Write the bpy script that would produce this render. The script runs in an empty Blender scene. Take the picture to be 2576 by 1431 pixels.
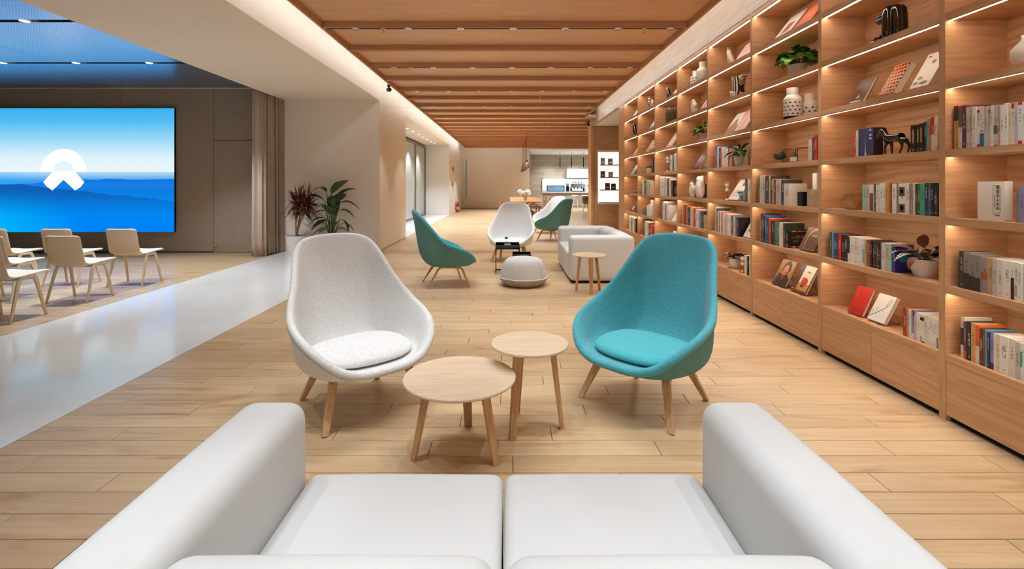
import bpy, bmesh, math, random
from mathutils import Vector, Matrix, Euler
random.seed(7)
SC = bpy.context.scene
COL = SC.collection
PI = math.pi
# ---------------------------------------------------------------- camera, world, exposure
F = 1216.4                      # focal length in pixels of the 2576 wide frame
VX, VY, EYE = 1280.0, 463.0, 1.415   # vanishing point of the hall, eye height
cam = bpy.data.cameras.new('camera'); camo = bpy.data.objects.new('camera', cam); COL.objects.link(camo)
cam.sensor_width = 36.0; cam.lens = 36.0 * F / 2576.0
cam.shift_x = (1288.0 - VX) / 2576.0; cam.shift_y = -(715.5 - VY) / 2576.0
cam.clip_start = 0.05; cam.clip_end = 200
camo.location = (0, 0, EYE); camo.rotation_euler = (PI / 2, 0, 0)
SC.camera = camo
SC.view_settings.view_transform = 'Standard'; SC.view_settings.look = 'None'
SC.view_settings.exposure = 0.0; SC.view_settings.gamma = 1.0
try: SC.view_settings.use_curve_mapping = False
except Exception: pass
world = bpy.data.worlds.new('room_ambience'); SC.world = world; world.use_nodes = True
bgn = world.node_tree.nodes['Background']
bgn.inputs[0].default_value = (0.95, 0.97, 1.0, 1); bgn.inputs[1].default_value = 1.05
try:
    SC.cycles.use_light_tree = True
    SC.cycles.max_bounces = 6; SC.cycles.diffuse_bounces = 3; SC.cycles.glossy_bounces = 2; SC.cycles.transmission_bounces = 4; SC.cycles.transparent_max_bounces = 6
    SC.cycles.use_adaptive_sampling = True; SC.cycles.adaptive_threshold = 0.13; SC.cycles.adaptive_min_samples = 16
    SC.cycles.sample_clamp_indirect = 6.0; SC.cycles.caustics_reflective = False; SC.cycles.caustics_refractive = False
    SC.cycles.use_denoising = True
except Exception: pass
HALL_SPOT_W = 62.0
SCREEN_SPOT_W = 90.0
COVE_E = 12.5
LED_E = 15.0
WARM = (0.90, 1.0, 1.08)

# ---------------------------------------------------------------- helpers
def srgb(r, g, b):
    def c(u):
        u /= 255.0
        return u / 12.92 if u <= 0.04045 else ((u + 0.055) / 1.055) ** 2.4
    return (c(r), c(g), c(b), 1.0)

MATS = {}
def principled(name, color, rough=0.5, metal=0.0, spec=0.5, emit=None, estr=0.0, trans=0.0, alpha=1.0, coat=0.0, sheen=0.0):
    m = bpy.data.materials.new(name); m.use_nodes = True
    b = m.node_tree.nodes['Principled BSDF']
    b.inputs['Base Color'].default_value = color
    b.inputs['Roughness'].default_value = rough
    b.inputs['Metallic'].default_value = metal
    b.inputs['Specular IOR Level'].default_value = spec
    b.inputs['Transmission Weight'].default_value = trans
    b.inputs['Alpha'].default_value = alpha
    b.inputs['Coat Weight'].default_value = coat
    b.inputs['Sheen Weight'].default_value = sheen
    if emit:
        b.inputs['Emission Color'].default_value = emit; b.inputs['Emission Strength'].default_value = estr
    MATS[name] = m
    return m
def emission(name, color, strength):
    m = bpy.data.materials.new(name); m.use_nodes = True
    nt = m.node_tree; nt.nodes.clear()
    o = nt.nodes.new('ShaderNodeOutputMaterial'); e = nt.nodes.new('ShaderNodeEmission')
    e.inputs[0].default_value = color; e.inputs[1].default_value = strength
    nt.links.new(e.outputs[0], o.inputs[0]); MATS[name] = m
    return m
def N(nt, t, **kw):
    n = nt.nodes.new(t)
    for k, v in kw.items(): setattr(n, k, v)
    return n
def mathn(nt, op, a, b=None, c=None):
    n = nt.nodes.new('ShaderNodeMath'); n.operation = op
    for i, v in enumerate((a, b, c)):
        if v is None: continue
        if isinstance(v, (int, float)): n.inputs[i].default_value = v
        else: nt.links.new(v, n.inputs[i])
    return n.outputs[0]
def ramp(nt, fac, stops, interp='LINEAR'):
    n = nt.nodes.new('ShaderNodeValToRGB'); n.color_ramp.interpolation = interp
    el = n.color_ramp.elements
    while len(el) < len(stops): el.new(0.5)
    for e, (p, c) in zip(el, stops): e.position = p; e.color = c
    nt.links.new(fac, n.inputs[0])
    return n.outputs[0]
def mixc(nt, fac, a, b, blend='MIX'):
    n = nt.nodes.new('ShaderNodeMix'); n.data_type = 'RGBA'; n.blend_type = blend
    for idx, v in ((0, fac), (6, a), (7, b)):
        if isinstance(v, (int, float)): n.inputs[idx].default_value = v
        elif isinstance(v, tuple): n.inputs[idx].default_value = v
        else: nt.links.new(v, n.inputs[idx])
    return n.outputs[2]
def wood(name, dark, light, grain='X', scale=1.0, rough=0.45, rings=0.35, vary=0.10, perobj=True, island=False, bump=0.04, spec=0.4, streak=None):
    m = principled(name, light, rough, spec=spec); nt = m.node_tree; b = nt.nodes['Principled BSDF']
    tc = N(nt, 'ShaderNodeTexCoord'); oi = N(nt, 'ShaderNodeObjectInfo')
    src = oi.outputs['Random']
    if island:
        g = N(nt, 'ShaderNodeNewGeometry'); src = g.outputs['Random Per Island']
    off = N(nt, 'ShaderNodeCombineXYZ')
    r1 = mathn(nt, 'MULTIPLY', src, 37.0); r2 = mathn(nt, 'MULTIPLY', src, 91.0)
    for i, r in enumerate((r1, r2, r1)): nt.links.new(r, off.inputs[i])
    add = N(nt, 'ShaderNodeVectorMath', operation='ADD')
    nt.links.new(tc.outputs['Object'], add.inputs[0]); nt.links.new(off.outputs[0], add.inputs[1])
    mp = N(nt, 'ShaderNodeMapping'); nt.links.new(add.outputs[0], mp.inputs[0])
    s = {'X': (0.7, 9, 9), 'Y': (9, 0.7, 9), 'Z': (9, 9, 0.7)}[grain]
    mp.inputs['Scale'].default_value = tuple(v * scale for v in s)
    n1 = N(nt, 'ShaderNodeTexNoise'); n1.inputs['Scale'].default_value = 1.0; n1.inputs['Detail'].default_value = 4; n1.inputs['Distortion'].default_value = 0.6
    nt.links.new(mp.outputs[0], n1.inputs[0])
    mp2 = N(nt, 'ShaderNodeMapping'); nt.links.new(mp.outputs[0], mp2.inputs[0]); mp2.inputs['Scale'].default_value = {'X': (1.2, 9, 9), 'Y': (9, 1.2, 9), 'Z': (9, 9, 1.2)}[grain]
    n2 = N(nt, 'ShaderNodeTexNoise'); n2.inputs['Scale'].default_value = 1.0; n2.inputs['Detail'].default_value = 3
    nt.links.new(mp2.outputs[0], n2.inputs[0])
    rg = mathn(nt, 'FRACT', mathn(nt, 'MULTIPLY', n1.outputs[0], 7.0))
    rg = mathn(nt, 'ABSOLUTE', mathn(nt, 'SUBTRACT', mathn(nt, 'MULTIPLY', rg, 2.0), 1.0))
    f = mathn(nt, 'ADD', mathn(nt, 'MULTIPLY', rg, rings), mathn(nt, 'MULTIPLY', n2.outputs[0], 1.0 - rings))
    col = ramp(nt, f, [(0.25, dark), (0.75, light)])
    if streak:
        mp3 = N(nt, 'ShaderNodeMapping'); nt.links.new(add.outputs[0], mp3.inputs[0]); mp3.inputs['Scale'].default_value = {'X': (1.6, 7, 7), 'Y': (7, 1.6, 7), 'Z': (7, 7, 1.6)}[grain]
        n3 = N(nt, 'ShaderNodeTexNoise'); n3.inputs['Detail'].default_value = 5; n3.inputs['Distortion'].default_value = 0.8; n3.inputs['Scale'].default_value = 1.0
        nt.links.new(mp3.outputs[0], n3.inputs[0])
        sf = ramp(nt, n3.outputs[0], [(0.56, (0, 0, 0, 1)), (0.74, (1, 1, 1, 1))])
        col = mixc(nt, sf, col, streak)
    v = mathn(nt, 'ADD', mathn(nt, 'MULTIPLY', src, vary * 2), 1.0 - vary)
    hsv = N(nt, 'ShaderNodeHueSaturation'); nt.links.new(col, hsv.inputs['Color']); nt.links.new(v, hsv.inputs['Value'])
    nt.links.new(hsv.outputs[0], b.inputs['Base Color'])
    if bump:
        bp = N(nt, 'ShaderNodeBump'); bp.inputs['Strength'].default_value = bump; bp.inputs['Distance'].default_value = 0.002
        nt.links.new(n2.outputs[0], bp.inputs['Height']); nt.links.new(bp.outputs[0], b.inputs['Normal'])
    return m
def noisy(name, c1, c2, scale=20, rough=0.8, bump=0.15, bscale=None, spec=0.3, detail=3, sheen=0.0, stretch=None):
    m = principled(name, c1, rough, spec=spec, sheen=sheen); nt = m.node_tree; b = nt.nodes['Principled BSDF']
    tc = N(nt, 'ShaderNodeTexCoord'); n1 = N(nt, 'ShaderNodeTexNoise'); n1.inputs['Scale'].default_value = scale; n1.inputs['Detail'].default_value = detail
    src = tc.outputs['Object']
    if stretch:
        mp = N(nt, 'ShaderNodeMapping'); mp.inputs['Scale'].default_value = stretch; nt.links.new(src, mp.inputs[0]); src = mp.outputs[0]
    nt.links.new(src, n1.inputs[0])
    nt.links.new(ramp(nt, n1.outputs[0], [(0.3, c1), (0.7, c2)]), b.inputs['Base Color'])
    if bump:
        n2 = N(nt, 'ShaderNodeTexNoise'); n2.inputs['Scale'].default_value = bscale or scale * 4; nt.links.new(src, n2.inputs[0])
        bp = N(nt, 'ShaderNodeBump'); bp.inputs['Strength'].default_value = bump; bp.inputs['Distance'].default_value = 0.003
        nt.links.new(n2.outputs[0], bp.inputs['Height']); nt.links.new(bp.outputs[0], b.inputs['Normal'])
    return m

class MB:
    def __init__(s): s.v = []; s.f = []; s.m = []
    def add(s, vs, fs, mi=0):
        o = len(s.v); s.v += [tuple(v) for v in vs]; s.f += [tuple(i + o for i in f) for f in fs]; s.m += [mi] * len(fs); return s
    def box(s, x0, y0, z0, x1, y1, z1, mi=0):
        vs = [(x, y, z) for x in (x0, x1) for y in (y0, y1) for z in (z0, z1)]
        return s.add(vs, [(0, 1, 3, 2), (4, 6, 7, 5), (0, 4, 5, 1), (2, 3, 7, 6), (0, 2, 6, 4), (1, 5, 7, 3)], mi)
    def sweep(s, pts, sec, closed=False, ref=None, caps=True, mi=0, scales=None):
        """sweep a 2D section (list of (a,b)) along pts"""
        P = [Vector(p) for p in pts]; n = len(P); k = len(sec); vs = []
        up = Vector(ref) if ref else None; prev = None
        for i in range(n):
            if closed: t = P[(i + 1) % n] - P[i - 1]
            else: t = (P[min(i + 1, n - 1)] - P[max(i - 1, 0)])
            t = t.normalized()
            if up is not None: a = up - t * up.dot(t)
            elif prev is None:
                h = Vector((0, 0, 1)) if abs(t.z) < 0.9 else Vector((1, 0, 0)); a = h - t * h.dot(t)
            else: a = prev - t * prev.dot(t)
            a.normalize(); prev = a; b = t.cross(a)
            sc = scales[i] if scales else 1.0
            for (u, w) in sec: vs.append(P[i] + a * (u * sc) + b * (w * sc))
        fs = []
        for i in range(n if closed else n - 1):
            j = (i + 1) % n
            for q in range(k):
                r = (q + 1) % k; fs.append((i * k + q, i * k + r, j * k + r, j * k + q))
        if caps and not closed:
            fs.append(tuple(reversed(range(k)))); fs.append(tuple((n - 1) * k + q for q in range(k)))
        return s.add(vs, fs, mi)
    def tube(s, pts, r, n=8, closed=False, scales=None, mi=0):
        return s.sweep(pts, [(r * math.cos(2 * PI * i / n), r * math.sin(2 * PI * i / n)) for i in range(n)], closed, scales=scales, mi=mi)
    def bar(s, pts, w, t, ref, scales=None, mi=0):
        return s.sweep(pts, [(-w / 2, -t / 2), (w / 2, -t / 2), (w / 2, t / 2), (-w / 2, t / 2)], ref=ref, scales=scales, mi=mi)
    def cyl(s, p0, p1, r0, r1=None, n=16, mi=0):
        r1 = r0 if r1 is None else r1
        return s.sweep([p0, p1], [(math.cos(2 * PI * i / n), math.sin(2 * PI * i / n)) for i in range(n)], scales=[r0, r1], mi=mi)
    def lathe(s, prof, n=24, c=(0, 0, 0), mi=0, squash=(1, 1)):
        vs = []; fs = []; k = len(prof)
        for i in range(n):
            a = 2 * PI * i / n
            for (r, z) in prof: vs.append((c[0] + r * math.cos(a) * squash[0], c[1] + r * math.sin(a) * squash[1], c[2] + z))
        for i in range(n):
            j = (i + 1) % n
            for q in range(k - 1): fs.append((i * k + q, j * k + q, j * k + q + 1, i * k + q + 1))
        if prof[0][0] > 1e-6: fs.append(tuple(reversed([i * k for i in range(n)])))
        if prof[-1][0] > 1e-6: fs.append(tuple(i * k + k - 1 for i in range(n)))
        return s.add(vs, fs, mi)
    def prism(s, poly, axis, a0, a1, mi=0):
        """poly in the two other axes (cyclic order), extruded along axis"""
        n = len(poly)
        def P(u, w, a): return {'X': (a, u, w), 'Y': (u, a, w), 'Z': (u, w, a)}[axis]
        vs = [P(u, w, a0) for u, w in poly] + [P(u, w, a1) for u, w in poly]
        fs = [tuple(range(n)), tuple(reversed(range(n, 2 * n)))] + [(i, i + n, (i + 1) % n + n, (i + 1) % n) for i in range(n)]
        return s.add(vs, fs, mi)
    def rbox(s, cx, cy, cz, hx, hy, hz, r, n=5, bulge=(0, 0, 0), mi=0, rn=4):
        def coords(h, rr):
            rr = min(rr, h * 0.98); c = [-h + rr * (1 - math.cos(PI / 2 * i / rn)) for i in range(rn + 1)]
            mid = [(-h + rr) + (2 * h - 2 * rr) * i / n for i in range(1, n)]
            return c + mid + [-x for x in reversed(c)]
        H = (hx, hy, hz); key = {}; vs = []; fs = []
        def vert(p):
            q = [max(-(H[i] - r), min(H[i] - r, p[i])) for i in range(3)]
            d = Vector([p[i] - q[i] for i in range(3)]); L = d.length
            if L > 1e-9: d = d * (r / L)
            p2 = [q[i] + d[i] for i in range(3)]
            u = [p2[i] / H[i] for i in range(3)]
            for i in range(3):
                if bulge[i]:
                    a, b_ = [j for j in range(3) if j != i]
                    p2[i] += bulge[i] * u[i] * max(0, 1 - u[a] ** 2) * max(0, 1 - u[b_] ** 2)
            k = tuple(round(x, 6) for x in p2)
            if k not in key: key[k] = len(vs); vs.append((cx + p2[0], cy + p2[1], cz + p2[2]))
            return key[k]
        for ax in range(3):
            a, b_ = [(1, 2), (2, 0), (0, 1)][ax]
            ca, cb = coords(H[a], r), coords(H[b_], r)
            for sg in (-1, 1):
                g = []
                for x in ca:
                    row = []
                    for y in cb:
                        p = [0, 0, 0]; p[ax] = sg * H[ax]; p[a] = x; p[b_] = y; row.append(vert(p))
                    g.append(row)
                for i in range(len(ca) - 1):
                    for j in range(len(cb) - 1):
                        q = (g[i][j], g[i + 1][j], g[i + 1][j + 1], g[i][j + 1])
                        q = tuple(dict.fromkeys(q))
                        if len(q) >= 3: fs.append(q if sg > 0 else tuple(reversed(q)))
        return s.add(vs, fs, mi)
    def xf(s, M):
        s.v = [tuple(M @ Vector(v)) for v in s.v]; return s
    def mesh(s, name, mats=None, smooth=False):
        me = bpy.data.meshes.new(name); me.from_pydata(s.v, [], s.f)
        for m in (mats if isinstance(mats, (list, tuple)) else [mats]):
            if m is not None: me.materials.append(MATS[m] if isinstance(m, str) else m)
        if any(s.m): me.polygons.foreach_set('material_index', s.m)
        if smooth: me.polygons.foreach_set('use_smooth', [True] * len(me.polygons))
        me.update(); return me
    def build(s, name, mats=None, parent=None, smooth=False, bevel=0, bseg=2, subsurf=0, sharp=None):
        o = bpy.data.objects.new(name, s.mesh(name, mats, smooth)); COL.objects.link(o)
        if parent: o.parent = parent
        if bevel:
            b = o.modifiers.new('bevel', 'BEVEL'); b.width = bevel; b.segments = bseg; b.limit_method = 'ANGLE'; b.angle_limit = 0.6
        if subsurf:
            b = o.modifiers.new('subsurf', 'SUBSURF'); b.levels = subsurf; b.render_levels = subsurf
        if smooth and sharp:
            try: o.data.set_sharp_from_angle(angle=sharp)
            except Exception: pass
        return o
def link_mesh(name, me, parent=None):
    o = bpy.data.objects.new(name, me); COL.objects.link(o)
    if parent: o.parent = parent
    return o
def tag(o, label, cat, group=None):
    o['label'] = label; o['category'] = cat
    if group: o['group'] = group
    return o
def thing(name, label, cat, loc=(0, 0, 0), rz=0.0, group=None):
    o = bpy.data.objects.new(name, None); o.empty_display_size = 0.1; COL.objects.link(o)
    o.location = loc; o.rotation_euler = (0, 0, rz)
    return tag(o, label, cat, group)
def struct(o, label=None):
    o['kind'] = 'structure'
    if label: o['label'] = label
    return o
def clone(root, label=None, loc=None, rz=None, group=None):
    r = root.copy(); COL.objects.link(r)
    if loc is not None: r.location = loc
    if rz is not None: r.rotation_euler = (0, 0, rz)
    if label: r['label'] = label
    if group: r['group'] = group
    for ch in list(root.children):
        c = ch.copy(); COL.objects.link(c); c.parent = r
        for g in list(ch.children):
            d = g.copy(); COL.objects.link(d); d.parent = c
    return r
def catmull(pts, per=6, closed=False):
    P = [Vector(p) for p in pts]; n = len(P); out = []
    for i in range(n if closed else n - 1):
        p0 = P[i - 1] if (closed or i > 0) else P[0] * 2 - P[1]
        p1 = P[i]; p2 = P[(i + 1) % n]
        p3 = P[(i + 2) % n] if (closed or i + 2 < n) else P[-1] * 2 - P[-2]
        for k in range(per):
            t = k / per
            out.append(0.5 * ((2 * p1) + (p2 - p0) * t + (2 * p0 - 5 * p1 + 4 * p2 - p3) * t * t + (3 * p1 - p0 - 3 * p2 + p3) * t ** 3))
    if not closed: out.append(P[-1])
    return out
ORD = ['', 'first', 'second', 'third', 'fourth', 'fifth', 'sixth', 'seventh', 'eighth', 'ninth', 'tenth', 'eleventh', 'twelfth', 'thirteenth', 'fourteenth', 'fifteenth', 'sixteenth', 'seventeenth', 'eighteenth', 'nineteenth', 'twentieth', 'twenty-first', 'twenty-second', 'twenty-third', 'twenty-fourth', 'twenty-fifth', 'twenty-sixth', 'twenty-seventh', 'twenty-eighth', 'twenty-ninth', 'thirtieth']

# ---------------------------------------------------------------- materials
wood('oak_case', srgb(198, 146, 104), srgb(216, 168, 124), 'X', 1.0, 0.5, vary=0.04)
wood('oak_back', srgb(202, 152, 110), srgb(224, 178, 136), 'Y', 0.55, 0.5, rings=0.6, vary=0.04)
wood('oak_edge', srgb(194, 148, 108), srgb(216, 172, 130), 'Y', 1.0, 0.5, vary=0.04)
wood('oak_post', srgb(194, 148, 108), srgb(216, 172, 130), 'Z', 1.0, 0.5, vary=0.04)
wood('oak_ceiling', srgb(214, 162, 120), srgb(232, 184, 140), 'X', 0.6, 0.45, rings=0.2, vary=0.05)
wood('oak_beam', srgb(184, 132, 94), srgb(204, 152, 112), 'X', 0.6, 0.5, rings=0.2, vary=0.05)
wood('oak_fascia', srgb(186, 160, 136), srgb(206, 182, 158), 'Y', 0.6, 0.45, rings=0.25, vary=0.03)
wood('ash_light', srgb(204, 178, 146), srgb(220, 198, 168), 'X', 1.2, 0.45, rings=0.3, vary=0.03)
wood('ash_leg', srgb(196, 148, 104), srgb(218, 174, 130), 'Z', 1.0, 0.45, vary=0.05)
wood('oak_dining', srgb(170, 108, 66), srgb(202, 142, 94), 'Y', 1.0, 0.5, vary=0.06)
FL_D, FL_L, FL_S = srgb(194, 160, 120), srgb(212, 184, 146), srgb(176, 132, 90)
wood('floor_plank', FL_D, FL_L, 'X', 0.8, 0.30, rings=0.2, vary=0.07, bump=0.03, spec=0.5, streak=FL_S)
wood('floor_plank_far', FL_D, FL_L, 'X', 0.8, 0.30, rings=0.2, vary=0.07, island=True, bump=0.03, spec=0.5, streak=FL_S)
noisy('concrete', srgb(232, 231, 228), srgb(238, 237, 234), 3, 0.14, 0.0, spec=0.5)
principled('floor_base', srgb(86, 62, 42), 0.8)
noisy('plaster_beige', srgb(238, 224, 207), srgb(241, 227, 211), 4, 0.85, 0.03, 120)
noisy('plaster_warm', srgb(234, 217, 196), srgb(238, 221, 200), 4, 0.85, 0.03, 120)
noisy('wall_taupe', srgb(168, 150, 134), srgb(173, 155, 139), 5, 0.8, 0.03, 100)
principled('white_paint', srgb(236, 230, 222), 0.7)
principled('pure_white', srgb(242, 242, 240), 0.6)
principled('dark_gap', srgb(22, 18, 15), 0.9)
principled('joint_taupe', srgb(92, 82, 72), 0.8)
principled('black_metal', srgb(24, 24, 25), 0.4, metal=0.6)
principled('grey_metal', srgb(120, 118, 114), 0.4, metal=0.8)
principled('chrome', srgb(210, 210, 210), 0.2, metal=1.0)
principled('gold', srgb(196, 152, 96), 0.3, metal=1.0)
principled('black_gloss', srgb(20, 18, 17), 0.12, coat=0.5)
principled('white_ceramic', srgb(236, 228, 220), 0.3)
principled('white_matte', srgb(238, 232, 224), 0.6)
principled('grey_ceramic', srgb(205, 196, 186), 0.25)
principled('soil', srgb(40, 28, 20), 0.95)
principled('glass', (1, 1, 1, 1), 0.02, trans=1.0, spec=0.5)
principled('glass_frost', srgb(206, 210, 204), 0.10, trans=0.3, spec=0.6)
emission('led_strip', (1.0, 0.84, 0.66, 1), LED_E)
emission('cove_strip', (0.96, 1.0, 1.03, 1), COVE_E)
emission('lamp_disc', (1.0, 0.95, 0.88, 1), 4.0)
emission('lamp_disc_dim', (1.0, 0.97, 0.93, 1), 0.32)
emission('niche_glow', (1.0, 0.96, 0.90, 1), 1.15)
emission('white_glow', (0.92, 0.97, 1.0, 1), 1.2)
def clear_pane(name, tint, gloss, rough=0.02):
    m = bpy.data.materials.new(name); m.use_nodes = True; nt = m.node_tree; nt.nodes.clear()
    o = N(nt, 'ShaderNodeOutputMaterial'); t = N(nt, 'ShaderNodeBsdfTransparent'); g = N(nt, 'ShaderNodeBsdfGlossy'); mx = N(nt, 'ShaderNodeMixShader')
    t.inputs[0].default_value = tint; g.inputs['Roughness'].default_value = rough; mx.inputs[0].default_value = gloss
    nt.links.new(t.outputs[0], mx.inputs[1]); nt.links.new(g.outputs[0], mx.inputs[2]); nt.links.new(mx.outputs[0], o.inputs[0]); MATS[name] = m
clear_pane('clear_pane', (0.98, 0.985, 0.985, 1), 0.035)
clear_pane('acrylic', (0.95, 0.95, 0.95, 1), 0.12)
# dining / cafe wall boards, perforated ceiling, screen picture
def cafe_boards():
    m = principled('cafe_boards', srgb(170, 152, 132), 0.6); nt = m.node_tree; b = nt.nodes['Principled BSDF']
    tc = N(nt, 'ShaderNodeTexCoord'); sp = N(nt, 'ShaderNodeSeparateXYZ'); nt.links.new(tc.outputs['Object'], sp.inputs[0])
    cb = N(nt, 'ShaderNodeCombineXYZ'); nt.links.new(sp.outputs[0], cb.inputs[0]); nt.links.new(sp.outputs[2], cb.inputs[1])
    br = N(nt, 'ShaderNodeTexBrick'); nt.links.new(cb.outputs[0], br.inputs[0])
    br.inputs['Color1'].default_value = srgb(172, 154, 134); br.inputs['Color2'].default_value = srgb(196, 180, 160); br.inputs['Mortar'].default_value = srgb(150, 132, 112)
    br.inputs['Scale'].default_value = 1.0; br.inputs['Brick Width'].default_value = 1.5; br.inputs['Row Height'].default_value = 0.2; br.inputs['Mortar Size'].default_value = 0.006
    nt.links.new(br.outputs[0], b.inputs['Base Color'])
cafe_boards()
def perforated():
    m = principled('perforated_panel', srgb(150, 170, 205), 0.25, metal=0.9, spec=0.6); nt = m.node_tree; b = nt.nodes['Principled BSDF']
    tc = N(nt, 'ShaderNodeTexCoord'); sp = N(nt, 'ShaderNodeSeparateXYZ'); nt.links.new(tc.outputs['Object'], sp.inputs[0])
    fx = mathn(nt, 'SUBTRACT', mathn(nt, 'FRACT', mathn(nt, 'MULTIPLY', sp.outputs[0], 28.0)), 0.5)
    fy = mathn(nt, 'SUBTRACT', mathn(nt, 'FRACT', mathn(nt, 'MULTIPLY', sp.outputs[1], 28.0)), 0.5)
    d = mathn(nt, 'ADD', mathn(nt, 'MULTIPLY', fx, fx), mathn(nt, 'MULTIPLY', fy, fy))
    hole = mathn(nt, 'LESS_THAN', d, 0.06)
    nt.links.new(mixc(nt, hole, srgb(178, 208, 250), srgb(96, 112, 140)), b.inputs['Base Color'])  # sheet tinted blue to stand in for the screen's reflected light
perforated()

Y0, YF = -3.5, 27.75       # hall ends (behind the camera / far wall)
XL, XR = -2.72, 2.62       # left wall line / bookcase front
SOF = 3.18                 # soffit height
RB, RH = 3.365, 0.08       # raft underside and beam depth
# ------------------------------------------------ floor
PW, PL = 0.148, 1.22
floor = struct(MB().box(-12.5, Y0, -0.10, 9.0, 32.0, -0.012).build('floor', 'floor_base'))
plank_meshes = {}
def plank_mesh(L):
    k = round(L, 2)
    if k not in plank_meshes:
        g = 0.0016; h = 0.0015; a = L / 2 - g; w = PW / 2 - g
        vs = [(-a, -w, 0), (a, -w, 0), (a, w, 0), (-a, w, 0)]
        lo = [(-a, -w, -0.012), (a, -w, -0.012), (a, w, -0.012), (-a, w, -0.012)]
        inn = [(-a + h, -w + h, 0.0), (a - h, -w + h, 0.0), (a - h, w - h, 0.0), (-a + h, w - h, 0.0)]
        mid = [(x, y, -h) for x, y, z in vs]
        mb = MB().add(lo + mid + inn, [(0, 1, 5, 4), (1, 2, 6, 5), (2, 3, 7, 6), (3, 0, 4, 7), (4, 5, 9, 8), (5, 6, 10, 9), (6, 7, 11, 10), (7, 4, 8, 11), (8, 9, 10, 11)])
        plank_meshes[k] = mb.mesh('plank', 'floor_plank')
    return plank_meshes[k]
far_field = MB(); rng = random.Random(3)
def lay(x0, x1, y0, y1, ysplit):
    row = 0; y = y0
    while y < y1 - 0.001:
        off = (row * 0.41 * PL + rng.uniform(-0.06, 0.06)) % PL
        x = x0 - off
        while x < x1:
            a, b = max(x, x0), min(x + PL, x1)
            if b - a > 0.03:
                if y < ysplit:
                    o = link_mesh('plank', plank_mesh(b - a), floor); o.location = ((a + b) / 2, y + PW / 2, 0)
                else:
                    g = 0.0016
                    far_field.box(a + g, y + g, -0.012, b - g, min(y + PW, y1) - g, 0.0)
            x += PL
        row += 1; y += PW
lay(XL, XR + 0.45, 0.30, YF, 7.1)
lay(-12.5, -4.72, 2.5, 10.0, 0)
lay(XR + 0.45, 9.0, 11.0, 28.6, 0)
o = far_field.build('plank_field', 'floor_plank_far', floor); o['kind'] = 'stuff'
struct(MB().box(-4.72, Y0, -0.012, XL - 0.002, 10.18, 0.0).build('floor_strip', 'concrete'))
struct(MB().box(-3.9, 12.75, -0.012, XL - 0.002, 22.1, 0.002).build('floor_strip', 'concrete'))
# ------------------------------------------------ left side: soffit, column wall, recess with glass
def wallbox(name, mat, *b): return struct(MB().box(*b).build(name, mat))
wallbox('ceiling_soffit', 'plaster_beige', -4.72, Y0, SOF, XL, 10.18, 3.85)
wallbox('wall_left', 'plaster_beige', -4.72, 10.18, 0, XL, 12.75, 3.85)
wallbox('ceiling_recess', 'plaster_beige', -4.2, 12.75, SOF + 0.02, XL, 22.1, 3.85)
wallbox('wall_recess', 'white_paint', -4.2, 22.1, 0, XL - 0.001, 22.3, 3.85)
wallbox('wall_left', 'white_paint', -3.2, 22.302, 0, XL, YF, 3.85)
wallbox('wall_far', 'plaster_warm', XL, YF, 0, 1.19, YF + 0.3, 3.85)
wallbox('ceiling', 'white_paint', -4.72, Y0, 3.85, 9.0, 32.0, 3.95)
struct(MB().box(XL, 10.182, 0, XL + 0.004, 12.748, 0.02).build('baseboard_left', 'wall_taupe'))
struct(MB().box(XL + 0.01, YF - 0.01, 0, 1.18, YF, 0.05).build('baseboard_far', 'wall_taupe'))
# glazed doors of the recess
for i in range(4):
    ya, yb = 12.76 + i * 2.335, 12.76 + (i + 1) * 2.335
    w = struct(MB().box(-3.86, ya + 0.06, 0.08, -3.83, yb - 0.06, 3.06).build('window_%d' % (i + 1), 'glass_frost'))
    fr = MB(); fr.box(-3.88, ya, 0.0, -3.80, ya + 0.07, 3.12).box(-3.88, yb - 0.07, 0.0, -3.80, yb, 3.12).box(-3.88, ya + 0.07, 3.04, -3.80, yb - 0.07, 3.12).box(-3.88, ya + 0.07, 0.0, -3.80, yb - 0.07, 0.08)
    fr.build('window_frame', 'grey_metal', w)
wallbox('wall_outer', 'white_paint', -4.6, 12.75, 0, -4.4, 22.1, 3.2)
# slim window in the far wall
w = struct(MB().box(-2.50, YF - 0.02, 0.62, -2.38, YF - 0.005, 2.85).build('window_5', 'glass_frost'))
MB().box(-2.38, YF - 0.04, 0.56, -2.30, YF, 2.91).box(-2.54, YF - 0.04, 0.56, -2.50, YF, 2.91).box(-2.50, YF - 0.04, 2.85, -2.38, YF, 2.91).box(-2.50, YF - 0.04, 0.56, -2.38, YF, 0.62).build('window_frame', 'white_paint', w)
# ------------------------------------------------ screening area
SY = 10.0; SZ = 3.40
wallbox('wall_screen', 'wall_taupe', -12.6, SY, 0, -4.72, SY + 0.2, 3.85)
wallbox('wall_rear', 'wall_taupe', -12.6, Y0 - 0.2, 0, -4.72, Y0, 3.85)
wallbox('wall_side', 'wall_taupe', -12.8, Y0, 0, -12.6, SY, 3.85)
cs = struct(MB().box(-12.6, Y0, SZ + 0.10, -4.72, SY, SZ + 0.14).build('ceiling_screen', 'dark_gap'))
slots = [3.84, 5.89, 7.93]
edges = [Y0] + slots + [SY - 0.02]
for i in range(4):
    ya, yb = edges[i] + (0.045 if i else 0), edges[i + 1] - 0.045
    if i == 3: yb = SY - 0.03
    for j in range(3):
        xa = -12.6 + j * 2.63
        MB().box(xa + 0.004, ya, SZ, min(xa + 2.626, -4.725), yb, SZ + 0.03).build('panel', 'perforated_panel', cs, bevel=0.003)
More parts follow.
